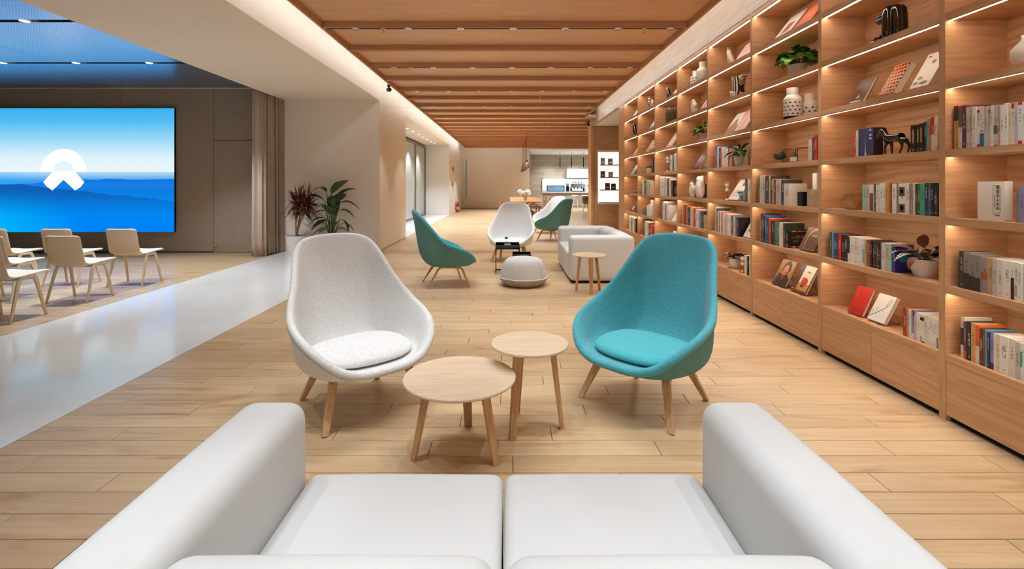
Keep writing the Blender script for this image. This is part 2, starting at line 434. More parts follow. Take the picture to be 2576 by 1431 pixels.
# wall panel seams and the flush door
for x in (-8.02, -6.11):
    MB().box(x - 0.004, SY - 0.001, 2.99 if x < -7 else 2.33, x + 0.004, SY + 0.002, SZ).build('panel_joint', 'joint_taupe', bpy.data.objects['wall_screen'])
MB().box(-12.6, SY - 0.012, SZ - 0.012, -4.75, SY, SZ).build('top_trim', 'white_paint', bpy.data.objects['wall_screen'])
dr = struct(MB().box(-6.10, SY - 0.012, 0.012, -5.24, SY, 2.31).build('door_1', 'wall_taupe', bevel=0.002))
MB().box(-6.112, SY - 0.006, 0, -6.104, SY + 0.001, 2.322).box(-6.104, SY - 0.006, 2.314, -5.236, SY + 0.001, 2.322).build('door_frame', 'joint_taupe', dr)
MB().cyl((-6.04, SY - 0.03, 0.15), (-6.04, SY - 0.01, 0.15), 0.035, n=14).build('lock', 'chrome', dr, smooth=False)
MB().box(-12.6, SY - 0.015, 0, -6.12, SY - 0.001, 0.03).build('baseboard_screen', 'grey_metal', None); struct(bpy.data.objects['baseboard_screen'])
# LED wall
def screen_mat():
    m = bpy.data.materials.new('screen_picture'); m.use_nodes = True; nt = m.node_tree; nt.nodes.clear()
    out = N(nt, 'ShaderNodeOutputMaterial'); em = N(nt, 'ShaderNodeEmission'); nt.links.new(em.outputs[0], out.inputs[0])
    tc = N(nt, 'ShaderNodeTexCoord'); sp = N(nt, 'ShaderNodeSeparateXYZ'); nt.links.new(tc.outputs['Object'], sp.inputs[0])
    u = mathn(nt, 'ADD', mathn(nt, 'DIVIDE', sp.outputs[0], 4.54), 0.5)     # 0 left .. 1 right
    v = mathn(nt, 'DIVIDE', sp.outputs[2], 2.542)                           # 0 bottom .. 1 top
    sky = ramp(nt, v, [(0.485, srgb(236, 247, 252)), (0.60, srgb(222, 243, 252)), (0.74, srgb(158, 218, 248)), (0.88, srgb(86, 192, 243)), (1.0, srgb(58, 176, 236))])
    sea = ramp(nt, v, [(0.0, srgb(0, 128, 244)), (0.20, srgb(0, 140, 246)), (0.34, srgb(18, 128, 226)), (0.42, srgb(70, 160, 236)), (0.485, srgb(180, 222, 246))])
    sea = mixc(nt, ramp(nt, mathn(nt, 'ADD', u, mathn(nt, 'MULTIPLY', v, 0.5)), [(0.15, (1, 1, 1, 1)), (0.62, (0, 0, 0, 1))]), sea, srgb(0, 186, 255))
    n1 = N(nt, 'ShaderNodeTexNoise'); n1.noise_dimensions = '1D'; n1.inputs['Scale'].default_value = 5.0; n1.inputs['Detail'].default_value = 4; nt.links.new(u, n1.inputs['W'])
    n2 = N(nt, 'ShaderNodeTexNoise'); n2.noise_dimensions = '1D'; n2.inputs['Scale'].default_value = 9.0; nt.links.new(mathn(nt, 'ADD', u, 4.0), n2.inputs['W'])
    # far ridge on the right, near headland falling to the right
    r1 = mathn(nt, 'ADD', mathn(nt, 'SUBTRACT', 0.425, mathn(nt, 'MULTIPLY', mathn(nt, 'MAXIMUM', mathn(nt, 'SUBTRACT', 0.55, u), 0.0), 0.16)), mathn(nt, 'MULTIPLY', mathn(nt, 'SUBTRACT', n2.outputs[0], 0.5), 0.02))
    below1 = mathn(nt, 'LESS_THAN', v, r1)
    c = mixc(nt, mathn(nt, 'MULTIPLY', below1, ramp(nt, v, [(0.24, (0, 0, 0, 1)), (0.42, (1, 1, 1, 1))])), sea, srgb(10, 120, 226))
    r2 = mathn(nt, 'ADD', mathn(nt, 'SUBTRACT', 0.40, mathn(nt, 'MULTIPLY', mathn(nt, 'POWER', u, 1.6), 0.16)), mathn(nt, 'MULTIPLY', mathn(nt, 'SUBTRACT', n1.outputs[0], 0.5), 0.07))
    below2 = mathn(nt, 'LESS_THAN', v, r2)
    c = mixc(nt, mathn(nt, 'MULTIPLY', below2, ramp(nt, v, [(0.12, (0, 0, 0, 1)), (0.34, (0.9, 0.9, 0.9, 1))])), c, srgb(14, 92, 176))
    fin = mixc(nt, mathn(nt, 'GREATER_THAN', v, 0.485), c, sky)
    nt.links.new(fin, em.inputs[0]); em.inputs[1].default_value = 1.0
    MATS['screen_picture'] = m
screen_mat(); emission('logo_white', (1, 1, 1, 1), 1.15)
scr = thing('led_screen', 'large glowing LED wall showing blue sea and sky with white emblem', 'screen', (-9.14, SY - 0.07, 0.431))
MB().box(-2.27, -0.001, 0, 2.27, 0.0, 2.542).build('display', 'screen_picture', scr)
MB().box(-2.275, 0.0005, -0.005, 2.275, 0.04, 2.547).build('cabinet', 'black_metal', scr)
# emblem: half-ring arch above a roof-shaped road
px = 9.96 / F
def arc(cx, cz, r, a0, a1, n): return [(cx + r * math.cos(a0 + (a1 - a0) * i / n), cz + r * math.sin(a0 + (a1 - a0) * i / n)) for i in range(n + 1)]
cz0 = 1.415 - (432 - VY) * px - 0.431; R = 57 * px
arch = arc(0, cz0, R, 0, PI, 28) + arc(0, cz0, R * 0.47, PI, 0, 16)
MB().prism(arch, 'Y', -0.006, -0.002).build('emblem_arch', 'logo_white', scr)
def lz(y): return 1.415 - (y - VY) * px - 0.431
def lx(x): return (x - 165) * px
road = [(lx(138), lz(431)), (lx(192), lz(431)), (lx(217), lz(458)), (lx(208), lz(470)), (lx(194), lz(479)), (lx(165), lz(452)), (lx(137), lz(479)), (lx(124), lz(470)), (lx(114), lz(458))]
MB().prism(road, 'Y', -0.006, -0.002).build('emblem_road', 'logo_white', scr)
# slot lights of the screening area, with one added unseen column
def spot(name, parent, loc, watts, deg, blend=0.6, color=WARM, size=0.03, tilt=None):
    L = bpy.data.lights.new(name, 'SPOT'); L.energy = watts; L.spot_size = math.radians(deg); L.spot_blend = blend; L.color = color; L.shadow_soft_size = size
    o = bpy.data.objects.new(name, L); COL.objects.link(o); o.parent = parent; o.location = loc
    if tilt: o.rotation_euler = tilt
    return o
sx = [-4.95, -5.9, -7.1, -8.3, -9.5]  # first column is added, unseen behind the soffit, to brighten the floor strip
for r, y in enumerate(slots[1:]):
    for j, x in enumerate(sx):
        nm = ['nearer', 'farther'][r]
        t = thing('slot_light', '%s round white light from the right (first one added, unseen) in the %s black slot of the blue ceiling' % (ORD[j + 1], nm), 'ceiling light', (x, y, SZ), group='slot lights in the blue ceiling')
        MB().lathe([(0.0, 0.0), (0.055, 0.0), (0.062, 0.012), (0.062, 0.06), (0.0, 0.06)], 18).build('housing', 'white_matte', t, smooth=False)
        MB().lathe([(0.0, -0.003), (0.05, -0.003), (0.05, 0.0), (0.0, 0.0)], 18).build('lens', 'lamp_disc', t)
        spot('slot_spot', t, (0, 0, -0.02), SCREEN_SPOT_W * (2.9 if j == 0 else 1.15), 100 if j == 0 else 62, 0.6)
# ------------------------------------------------ right side: fascia, end column, niche wall
fas = struct(MB().box(XR + 0.02, Y0, 3.262, XR + 0.10, 11.0, 3.85).box(XR + 0.02, 11.0, 3.262, XR + 0.10, 15.98, 3.85).build('wall_right', 'oak_fascia'))
yy = 1.77 - 2 * 2.3
while yy < 15.9:
    a, b = max(yy, Y0) + 0.002, min(yy + 2.3, 15.98) - 0.002
    MB().box(XR, a, 3.262, XR + 0.02, b, 3.85).build('panel', 'oak_fascia', fas, bevel=0.002)
    yy += 2.3
wallbox('wall_right_back', 'plaster_beige', 3.02, Y0, 0, 3.10, 11.0, 3.85)
struct(MB().box(XR, 10.99, 0, 3.10, 11.52, 3.262).build('trim_1', 'oak_post', bevel=0.003))
# niche wall facing the camera, with the lit niche
NY = 15.4
nw = struct(MB().box(XR, NY, 0, 2.82, NY + 0.55, 3.262).box(2.82, NY, 0, 6.0, NY + 0.55, 0.79).box(2.82, NY, 2.47, 6.0, NY + 0.55, 3.262).box(2.82, NY + 0.3, 0.79, 6.0, NY + 0.55, 2.47).box(3.72, NY, 0.79, 6.0, NY + 0.3, 2.47).build('wall_niche', 'oak_case'))
for (a, b, z0, z1) in ((2.72, 2.82, 0.0, 3.25), (2.82, 4.6, 0.02, 0.77), (2.82, 4.6, 2.49, 3.25)):
    MB().box(a + 0.004, NY - 0.012, z0, b - 0.004, NY, z1).build('panel', 'oak_case', nw, bevel=0.002)
MB().box(XR, NY - 0.02, 0, 2.72, NY, 3.262).build('column_panel', 'oak_post', nw, bevel=0.003)
fr = MB(); fr.box(2.80, NY - 0.02, 0.77, 2.84, NY + 0.02, 2.49).box(3.70, NY - 0.02, 0.77, 3.74, NY + 0.02, 2.49).box(2.84, NY - 0.02, 2.45, 3.70, NY + 0.02, 2.49).box(2.84, NY - 0.02, 0.77, 3.70, NY + 0.02, 0.81)
fr.build('niche_frame', 'white_matte', nw)
MB().box(2.84, NY + 0.285, 0.81, 3.70, NY + 0.298, 2.45).build('niche_back', 'niche_glow', nw)
for z in (2.04, 1.64, 1.24):
    MB().box(2.93, NY + 0.02, z - 0.03, 3.64, NY + 0.24, z).build('niche_shelf', 'oak_edge', nw, bevel=0.003)
wallbox('ceiling_alcove', 'white_paint', XR + 0.1, 11.0, 3.262, 6.0, NY, 3.30)
wallbox('wall_alcove', 'plaster_beige', 5.9, 11.0, 0, 6.0, NY, 3.3)
struct(MB().box(3.10, 11.0, 0, 6.0, 11.1, 3.3).build('wall_alcove', 'oak_case'))
# ------------------------------------------------ wooden ceiling raft
RXL, RXR = -2.35, 2.253
raft = struct(bpy.data.objects.new('ceiling_raft', None)); COL.objects.link(raft)
BY = [6.03 + 1.02 * k for k in range(-6, 20)]
BT = 0.07
def raft_right(y): return RXR if y < 14.0 else (2.60 if y < 16.0 else 5.5)
for i, y in enumerate(BY):
    xr = raft_right(y)
    MB().box(RXL + 0.03, y, RB, xr - 0.03, y + BT, RB + RH).build('beam', 'oak_beam', raft, bevel=0.003)
    if i % 2 == 0:
        MB().box(RXL + 0.06, y + 0.02, RB - 0.0015, xr - 0.06, y + 0.05, RB + 0.001).build('light_slot', 'dark_gap', raft)
    ya = y + BT if i else y + BT
    yb = BY[i + 1] if i + 1 < len(BY) else y + 0.5
    for (a, b) in ((RXL + 0.03, -0.09), (-0.088, xr - 0.03)):
        MB().box(a, ya - 0.03, RB + RH, b, yb + 0.03, RB + RH + 0.015).build('panel', 'oak_ceiling', raft)
RY0, RY1 = BY[0], BY[-1] + 0.5
MB().box(RXL, RY0, RB - 0.004, RXL + 0.03, RY1, RB + RH + 0.02).build('side_frame', 'oak_beam', raft, bevel=0.002)
MB().box(RXR - 0.03, RY0, RB - 0.004, RXR, 14.19, RB + RH + 0.02).build('side_frame', 'oak_beam', raft, bevel=0.002)
MB().box(RXL, RY1, RB - 0.004, 5.5, RY1 + 0.03, RB + RH + 0.02).build('end_frame', 'oak_beam', raft, bevel=0.002)
# cove light strips lying on top of the raft edges
for nm, xe, sg, ya, yb in (('left', RXL + 0.012, -1, RY0, RY1), ('right', RXR - 0.012, 1, RY0, 14.19)):
    t = thing('cove_light', 'long warm cove light strip above the %s edge of the wooden ceiling' % nm, 'cove light', (xe, ya, RB + RH + 0.021))
    MB().box(-sg * 0.05, 0, 0, 0.0, yb - ya, 0.006).box(-sg * 0.05, 0, 0.006, -sg * 0.044, yb - ya, 0.07).build('channel', 'white_matte', t)
    MB().box(-sg * 0.012, 0, 0.0065, -sg * 0.002, yb - ya, 0.055).build('strip', 'cove_strip', t)
t = thing('cove_light', 'warm cove light strip above the far edge of the wooden ceiling', 'cove light', (RXL, RY1 + 0.02, RB + RH + 0.021))
MB().box(0, -0.05, 0, 3.4, 0, 0.006).box(0, -0.05, 0.006, 3.4, -0.044, 0.07).build('channel', 'white_matte', t)
MB().box(0, -0.012, 0.0065, 3.4, -0.002, 0.055).build('strip', 'cove_strip', t)
# beam downlights (every second beam, seven in a row)
dlx = [-1.924, -1.264, -0.605, 0.057, 0.71, 1.37, 2.03]
ring_me = MB().lathe([(0.030, 0.0), (0.046, -0.006), (0.050, 0.0), (0.050, 0.004), (0.030, 0.004)], 18).mesh('ring', 'chrome', True)
lens_me = MB().lathe([(0.0, -0.001), (0.030, -0.001), (0.030, 0.002), (0.0, 0.002)], 16).mesh('lens', 'lamp_disc_dim')
rowno = 0
for i, y in enumerate(BY):
    if i % 2: continue
    vis = y > 5.5
    if vis: rowno += 1
    cols = range(7) if y < 13.5 else (1, 3, 5)
    for n_, j in enumerate(cols):
        if vis:
            lab = '%s downlight from the left in the %s lit beam of the wooden ceiling' % (ORD[n_ + 1], ORD[rowno] if rowno > 1 else 'nearest')
        else:
            lab = '%s downlight from the left in ceiling beam %s behind the view' % (ORD[n_ + 1], ['far', 'mid', 'near'][i // 2 % 3])
        t = thing('beam_downlight', lab, 'ceiling light', (dlx[j], y + BT / 2, RB - 0.002), group='downlights set in the wooden ceiling beams')
        link_mesh('ring', ring_me, t); link_mesh('lens', lens_me, t)
        spot('downlight_spot', t, (0, 0, -0.015), HALL_SPOT_W * (1.0 if y < 13.5 else 3.4), 66 if y < 13.5 else 84, 0.4, size=0.018)
# sprinklers and cameras under the raft
def sprinkler(x, y, lab):
    t = thing('sprinkler', lab, 'sprinkler', (x, y, RB))
    MB().lathe([(0.0, 0.0), (0.035, 0.0), (0.03, -0.01), (0.012, -0.012), (0.0, -0.012)][::-1], 14).build('escutcheon', 'chrome', t, smooth=True)
    MB().cyl((0, 0, -0.012), (0, 0, -0.05), 0.008, n=8).lathe([(0.0, -0.056), (0.022, -0.054), (0.022, -0.05), (0.0, -0.05)], 12).build('head', 'chrome', t)
sprinkler(-1.575, 6.03 + 0.035, 'small sprinkler head left of centre under the nearest beam')
sprinkler(1.70, 6.03 + 0.035, 'small sprinkler head at the right end of the nearest beam')
sprinkler(-1.64, 8.07 + 0.035, 'small sprinkler head at left under the third beam')
sprinkler(1.70, 8.07 + 0.035, 'small sprinkler head at right under the third beam')
sprinkler(-1.66, 10.11 + 0.035, 'small sprinkler head at left under the fifth beam by the glass barrier')
def camera_dome(x, y, z, lab):
    t = thing('security_camera', lab, 'camera', (x, y, z))
    MB().cyl((0, 0, 0), (0, 0, -0.03), 0.035, n=16).build('mount', 'black_metal', t)
    MB().cyl((0, 0, -0.03), (0, 0, -0.06), 0.02, n=12).lathe([(0.02, -0.055), (0.05, -0.075), (0.055, -0.10), (0.04, -0.13), (0.0, -0.14)], 16).build('dome', 'black_gloss', t, smooth=True)
camera_dome(RXL - 0.03, 9.6, RB + 0.02, 'black dome security camera under the left edge of the wooden ceiling')
camera_dome(2.5, 15.2, RB + 0.01, 'small pale camera at the end of the right ceiling cove')
# hanging glass smoke barrier
gb = thing('glass_smoke_barrier', 'clear glass smoke barrier hanging under the fifth ceiling beam', 'glass barrier', (0, 10.14, RB))
for a, b in ((-2.66, -0.832), (-0.828, 0.646), (0.654, 2.60)):
    MB().box(a, -0.005, -0.35, b, 0.005, -0.002).build('pane', 'clear_pane', gb)
MB().box(-2.66, -0.006, -0.354, 2.60, 0.006, -0.35).build('edge_trim', 'chrome', gb)
MB().box(0.646, -0.008, -0.35, 0.654, 0.008, -0.002).build('joint', 'white_matte', gb)
# recess downlights
for k in range(8):
    t = thing('recess_downlight', '%s small round light from the near end of the white recess ceiling' % ORD[k + 1], 'ceiling light', (-3.27, 14.6 + 0.95 * k, SOF + 0.02), group='lights in the recess ceiling')
    MB().lathe([(0.045, 0.0), (0.06, -0.004), (0.06, 0.0)], 16).build('ring', 'white_matte', t)
    MB().lathe([(0.0, -0.002), (0.045, -0.002), (0.045, 0.0), (0.0, 0.0)], 16).build('lens', 'lamp_disc', t)
    if k % 2 == 0: spot('recess_spot', t, (0, 0, -0.02), 260, 95, 0.6)
# ================================================================ furniture
noisy('fabric_grey', srgb(212, 209, 205), srgb(232, 229, 225), 60, 0.95, 0.25, 500, sheen=0.2, stretch=(1, 1, 2.5))
noisy('fabric_grey_dark', srgb(150, 146, 140), srgb(166, 162, 156), 60, 0.95, 0.2, 500)
noisy('fabric_white', srgb(230, 229, 227), srgb(238, 237, 235), 60, 0.95, 0.2, 500, sheen=0.2)
noisy('fabric_teal', srgb(72, 156, 168), srgb(86, 174, 184), 45, 0.9, 0.25, 420, sheen=0.25, stretch=(0.6, 0.6, 3))
noisy('fabric_teal_seat', srgb(70, 170, 178), srgb(82, 182, 188), 60, 0.9, 0.15, 500, sheen=0.25)
noisy('fabric_teal_back', srgb(90, 138, 134), srgb(100, 148, 144), 50, 0.9, 0.2, 420)
noisy('leather_white', srgb(208, 207, 204), srgb(212, 211, 208), 3, 0.5, 0.02, 200, spec=0.4)
noisy('pouf_fabric', srgb(196, 192, 187), srgb(206, 202, 197), 50, 0.95, 0.2, 400)
noisy('pouf_base', srgb(168, 156, 142), srgb(176, 164, 150), 50, 0.95, 0.2, 400)
principled('shell_cream', srgb(208, 186, 158), 0.6)
noisy('seat_cream', srgb(236, 226, 212), srgb(240, 231, 218), 50, 0.9, 0.15, 400)

# ---- lounge chair with a high winged back (front = -Y in its own frame)
RIM = [(0, .40, .322), (.14, .396, .326), (.26, .370, .364), (.350, .310, .438), (.406, .21, .506), (.425, .085, .556), (.415, -.035, .605),
       (.378, -.135, .685), (.338, -.215, .78), (.308, -.292, .875), (.275, -.365, .962), (.218, -.415, 1.02), (.115, -.438, 1.042), (0, -.446, 1.047)]
def shell_parts():
    half = catmull(RIM, 4)
    ring = half + [Vector((-p.x, p.y, p.z)) for p in reversed(half[1:-1])]
    n = len(ring); T = 0.052
    def base(p, inner):
        a = math.atan2(p.x, p.y)
        bw, bf, bb = (.30, .325, .215) if inner else (.305, .335, .26)
        bs = bf if p.y > 0 else bb
        r = 1 / (abs(math.cos(a)) ** 3 + abs(math.sin(a)) ** 3) ** (1 / 3.0)
        return Vector((bw * r * math.sin(a), bs * r * math.cos(a), .330 if inner else .278))
    irows = [[] for _ in range(8)]; orows = [[] for _ in range(5)]
    for i, p in enumerate(ring):
        bi, bo = base(p, True), base(p, False)
        tg = (ring[(i + 1) % n] - ring[i - 1]).normalized()
        hor = Vector((p.x, p.y, 0)).normalized()
        rise = min(1.0, max(0.0, (p.z - .33) / 0.22))
        d = (p - bi); d = (d - tg * d.dot(tg)).normalized()
        nr = tg.cross(d)
        ref = hor * rise + Vector((0, 0, -1)) * (1 - rise)
        if nr.dot(ref) < 0: nr = -nr
        h = T / 2
        ri = p - nr * h - d * .012; seam = p + nr * h - d * .016
        irows[0].append(seam)
        irows[1].append(p + nr * h * .86 + d * h * .35); irows[2].append(p + nr * h * .15 + d * h * .78); irows[3].append(p - nr * h * .72 + d * h * .45); irows[4].append(ri)
        irows[5].append(bi.lerp(ri, 0.60) + hor * (0.012 * rise)); irows[6].append(bi.lerp(ri, 0.24) + hor * (0.028 * rise) + Vector((0, 0, -0.010 * rise))); irows[7].append(bi)
        orows[0].append(seam); orows[1].append(bo.lerp(seam, .86) + hor * (.004 * rise)); orows[2].append(bo.lerp(seam, .55) + hor * (.030 * rise)); orows[3].append(bo.lerp(seam, .20) + hor * (.062 * rise) + Vector((0, 0, -.016 * rise))); orows[4].append(bo)
    def loft(rows, center, flip):
        vs = [v for r in rows for v in r]; fs = []
        for i in range(len(rows) - 1):
            for j in range(n):
                k = (j + 1) % n; q = (i * n + j, i * n + k, (i + 1) * n + k, (i + 1) * n + j); fs.append(q if not flip else tuple(reversed(q)))
        L = len(rows) - 1; c0 = Vector(center)
        vs2 = [v.lerp(c0, 0.5) for v in rows[-1]]; o = len(vs); vs += vs2
        for j in range(n):
            k = (j + 1) % n; q = (L * n + j, L * n + k, o + k, o + j); fs.append(q if not flip else tuple(reversed(q)))
        ci = len(vs); vs.append(c0)
        for j in range(n):
            k = (j + 1) % n; q = (o + j, o + k, ci); fs.append(q if not flip else tuple(reversed(q)))
        return MB().add([(v.x, -v.y, v.z) for v in vs], fs)
    seamline = [(v.x, -v.y, v.z) for v in irows[0]]
    return loft(irows, (0, .05, .322), False), loft(orows, (0, .03, .270), True), seamline
def cushion_mb():
    """flattened D-shaped pad"""
    rows = []; n = 40; prof = [(0.0, 1.0), (.55, 0.985), (.82, 0.90), (.95, .70), (1.0, .38), (.985, .12), (.93, 0.0), (0.0, 0.0)]
    vs = []; fs = []; k = len(prof)
    for i in range(n):
        a = 2 * PI * i / n
        c, s_ = math.cos(a), math.sin(a)
        e = 2.6
        r = 1 / (abs(c) ** e + abs(s_) ** e) ** (1 / e)
        hw = .318; hf, hb = .315, .235
        for (t, z) in prof:
            x = hw * r * c * t; y = (hf if s_ < 0 else hb) * r * s_ * t
            back = max(0, y) * 0.10
            vs.append((x, y, .336 + z * .066 - max(0, -y) * 0.10 * 0 + back * 0))
    for i in range(n):
        j = (i + 1) % n
        for q in range(k - 1): fs.append((i * k + q, i * k + q + 1, j * k + q + 1, j * k + q))
    return MB().add(vs, fs)
IN_MB, OUT_MB, RIMPTS = shell_parts()
CH_IN = IN_MB.mesh('inner_shell', None, True); CH_OUT = OUT_MB.mesh('outer_shell', None, True); CH_CU = cushion_mb().mesh('seat_cushion', None, True)
def side_frame_mb(sg):
    # bent plywood: front foot -> bar -> rear foot (front is -Y)
    f0 = Vector((sg * .325, -.285, 0)); f1 = Vector((sg * .235, -.185, .262)); r1 = Vector((sg * .205, .115, .275)); r0 = Vector((sg * .262, .285, 0))
    def rounded(a, b, c, r=0.045, n=5):
        u = (a - b).normalized() * r; w = (c - b).normalized() * r
        return [(b + u) * (1 - t) ** 2 + b * 2 * t * (1 - t) + (b + w) * t * t for t in [i / n for i in range(n + 1)]]
    pts = [f0] + rounded(f0, f1, r1) + rounded(f1, r1, r0) + [r0]
    sc = [0.72] + [1.0] * (len(pts) - 2) + [0.72]
    mb = MB().bar(pts, 0.05, 0.024, (sg * 1.0, 0, 0.15), scales=sc)
    vs = [(x, y, max(z, 0.0)) for x, y, z in mb.v]; mb.v = vs
    return mb
SF = {1: side_frame_mb(1).mesh('side_frame', 'ash_leg'), -1: side_frame_mb(-1).mesh('side_frame', 'ash_leg')}
BRK = MB().box(-.22, -.13, .250, .22, -.10, .274).box(-.19, .07, .256, .19, .10, .276).mesh('bracket', 'black_metal')
def recolor(me, m):
    c = me.copy(); c.materials.clear(); c.materials.append(MATS[m]); return c
CHM = {}
for kind, a, b, c in (('grey', 'fabric_grey', 'fabric_grey', 'fabric_grey'), ('white', 'fabric_white', 'fabric_white', 'fabric_white'), ('teal', 'fabric_teal', 'fabric_teal_back', 'fabric_teal_seat')):
    CHM[kind] = (recolor(CH_IN, a), recolor(CH_OUT, b), recolor(CH_CU, c))
PIPE = {k: MB().tube(RIMPTS, .0022, 5, closed=True).mesh('piping', m, True) for k, m in (('grey', 'fabric_grey_dark'), ('white', 'fabric_grey'), ('teal', 'fabric_teal_back'))}
def lounge(kind, x, y, fx, fy, lab):
    rz = math.atan2(fx, -fy)      # own front is -Y
    t = thing('lounge_chair', lab, 'armchair', (x, y, 0), rz, 'high-backed lounge chairs')
    a, b, c = CHM[kind]
    for nm, me in (('inner_shell', a), ('outer_shell', b), ('seat_cushion', c)):
        o = link_mesh(nm, me, t); s = o.modifiers.new('subsurf', 'SUBSURF'); s.levels = 1; s.render_levels = 2
    for sg in (-1, 1):
        o = link_mesh('side_frame', SF[sg], t); bv = o.modifiers.new('bevel', 'BEVEL'); bv.width = 0.003; bv.segments = 2
    link_mesh('bracket', BRK, t)
    link_mesh('piping', PIPE[kind], t)
    return t
lounge('grey', -0.97, 3.13, .655, -.755, 'light grey high-backed lounge chair at front left beside the round tables')
lounge('teal', 0.905, 3.16, -.735, -.68, 'bright teal high-backed lounge chair at front right, seat facing the round tables')
lounge('white', 0.05, 9.05, -.16, -.99, 'white lounge chair facing the viewer behind the pouf and tray tables')
lounge('teal', -0.90, 6.86, .955, .29, 'teal lounge chair seen from its side, left of the pouf')
lounge('teal', 1.12, 12.15, -.80, .60, 'teal lounge chair seen from behind, beyond the pale cube sofa')
lounge('white', 1.17, 14.1, -.80, -.60, 'white lounge chair half hidden behind the teal chair turned away')

# ---- cube sofa (front = -Y in its own frame, 1.78 wide, 0.92 deep)
def sofa(loc, rz, lab):
    t = thing('sofa', lab, 'sofa', loc, rz)
    W, D, AW, AH, SH = 1.80, 0.93, 0.225, 0.672, 0.415
    for sg in (-1, 1):
        MB().rbox(sg * (W / 2 - AW / 2), 0, (AH + 0.03) / 2 , AW / 2, D / 2, (AH - 0.03) / 2, 0.06, bulge=(0.006, 0, 0.006), rn=6).build('armrest', 'leather_white', t, smooth=True)
    iw = (W - 2 * AW) / 2; bd = 0.24
    for sg in (-1, 1):
        MB().rbox(sg * iw / 2, -bd / 2, (SH + 0.03) / 2, iw / 2 - 0.0025, (D - bd) / 2 - 0.001, (SH - 0.03) / 2, 0.035, bulge=(0.0, 0.004, 0.022), rn=5).build('seat_cushion', 'leather_white', t, smooth=True)
        MB().rbox(sg * iw / 2, D / 2 - bd / 2, (AH + 0.03) / 2, iw / 2 - 0.0025, bd / 2, (AH - 0.03) / 2 + 0.004, 0.06, bulge=(0, 0.006, 0.010), rn=6).build('back_cushion', 'leather_white', t, smooth=True)
    MB().box(-W / 2 + 0.03, -D / 2 + 0.03, 0.0, W / 2 - 0.03, D / 2 - 0.03, 0.032).build('plinth', 'dark_gap', t)
    return t
sofa((-0.017, 1.225, 0), PI, 'pale leather two-seat sofa in the foreground seen from behind')
sofa((1.335, 7.78, 0), -PI / 2, 'pale leather cube sofa in the middle distance facing left by the bookcase')

# ---- round tables with three V-section legs
def round_table(x, y, r, h, rot, lab):
    t = thing('round_table', lab, 'side table', (x, y, 0), rot, 'round plywood side tables')
    MB().lathe([(0.0, h - 0.013), (r - 0.004, h - 0.013), (r, h - 0.007), (r - 0.002, h), (0.0, h)], 64).build('table_top', 'ash_light', t, smooth=True, sharp=0.6).rotation_euler = (0, 0, 0.06 - rot)
    for k in range(3):
        a = 2 * PI * k / 3
        rt, rb = r * 0.62, r * 0.86
        er = Vector((math.cos(a), math.sin(a), 0)); et = Vector((-math.sin(a), math.cos(a), 0))
        sec_t = [(-.030, -.012), (0, .010), (.030, -.012), (.030, -.026), (0, -.006), (-.030, -.026)]
        vs = []
        for (rr, z, s) in ((rb, 0.0, 0.72), (rt, h - 0.014, 1.0)):
            for (u, w) in sec_t:
                p = er * (rr + w * s) + et * (u * s); vs.append((p.x, p.y, z))
        fs = [(i, (i + 1) % 6, 6 + (i + 1) % 6, 6 + i) for i in range(6)] + [tuple(reversed(range(6))), tuple(range(6, 12))]
        MB().add(vs, fs).build('leg', 'ash_leg', t)
    return t
round_table(-0.262, 2.585, 0.30, 0.39, math.radians(84), 'large low round plywood table in front of the grey lounge chair')
round_table(0.122, 2.825, 0.225, 0.49, math.radians(-5), 'small tall round plywood table beside the low round table')
round_table(1.056, 6.36, 0.225, 0.49, math.radians(-90), 'small round plywood table next to the cube sofa')

# ---- pouf
def pouf(x, y):
    t = thing('pouf', 'round light grey upholstered pouf in the middle of the hall', 'pouf', (x, y, 0), 0.3)
    def six(r, a, k): return r * (1 - k * (0.5 - 0.5 * math.cos(6 * a)))
    prof = [(0.0, .385), (.15, .383), (.215, .374), (.258, .352), (.288, .312), (.312, .25), (.332, .18), (.345, .125), (.346, .112)]
    n = 48; vs = []; fs = []; k = len(prof)
    for i in range(n):
        a = 2 * PI * i / n
        for (r, z) in prof:
            rr = six(r, a, 0.05); vs.append((rr * math.cos(a), rr * math.sin(a), z))
    for i in range(n):
        j = (i + 1) % n
        for q in range(k - 1): fs.append((i * k + q, i * k + q + 1, j * k + q + 1, j * k + q))
    MB().add(vs, fs).build('cover', 'pouf_fabric', t, smooth=True, subsurf=1)
    MB().lathe([(0.0, 0.0), (.26, 0.0), (.275, .012), (.30, .04), (.335, .085), (.343, .11), (.33, .118), (0, .118)], 48).build('base', 'pouf_base', t, smooth=True)
    MB().tube([(six(.349, 2 * PI * i / 48, .05) * math.cos(2 * PI * i / 48), six(.349, 2 * PI * i / 48, .05) * math.sin(2 * PI * i / 48), .114) for i in range(48)], 0.006, 6, closed=True).build('piping', 'fabric_white', t, smooth=True)
    for i in range(6):
        a = 2 * PI * i / 6
        pts = [(six(r, a, .05) * math.cos(a) * 1.002, six(r, a, .05) * math.sin(a) * 1.002, z) for r, z in prof[3:]]
        MB().tube(pts, 0.0022, 5).build('seam', 'pouf_fabric', t, smooth=True)
pouf(0.205, 6.83)

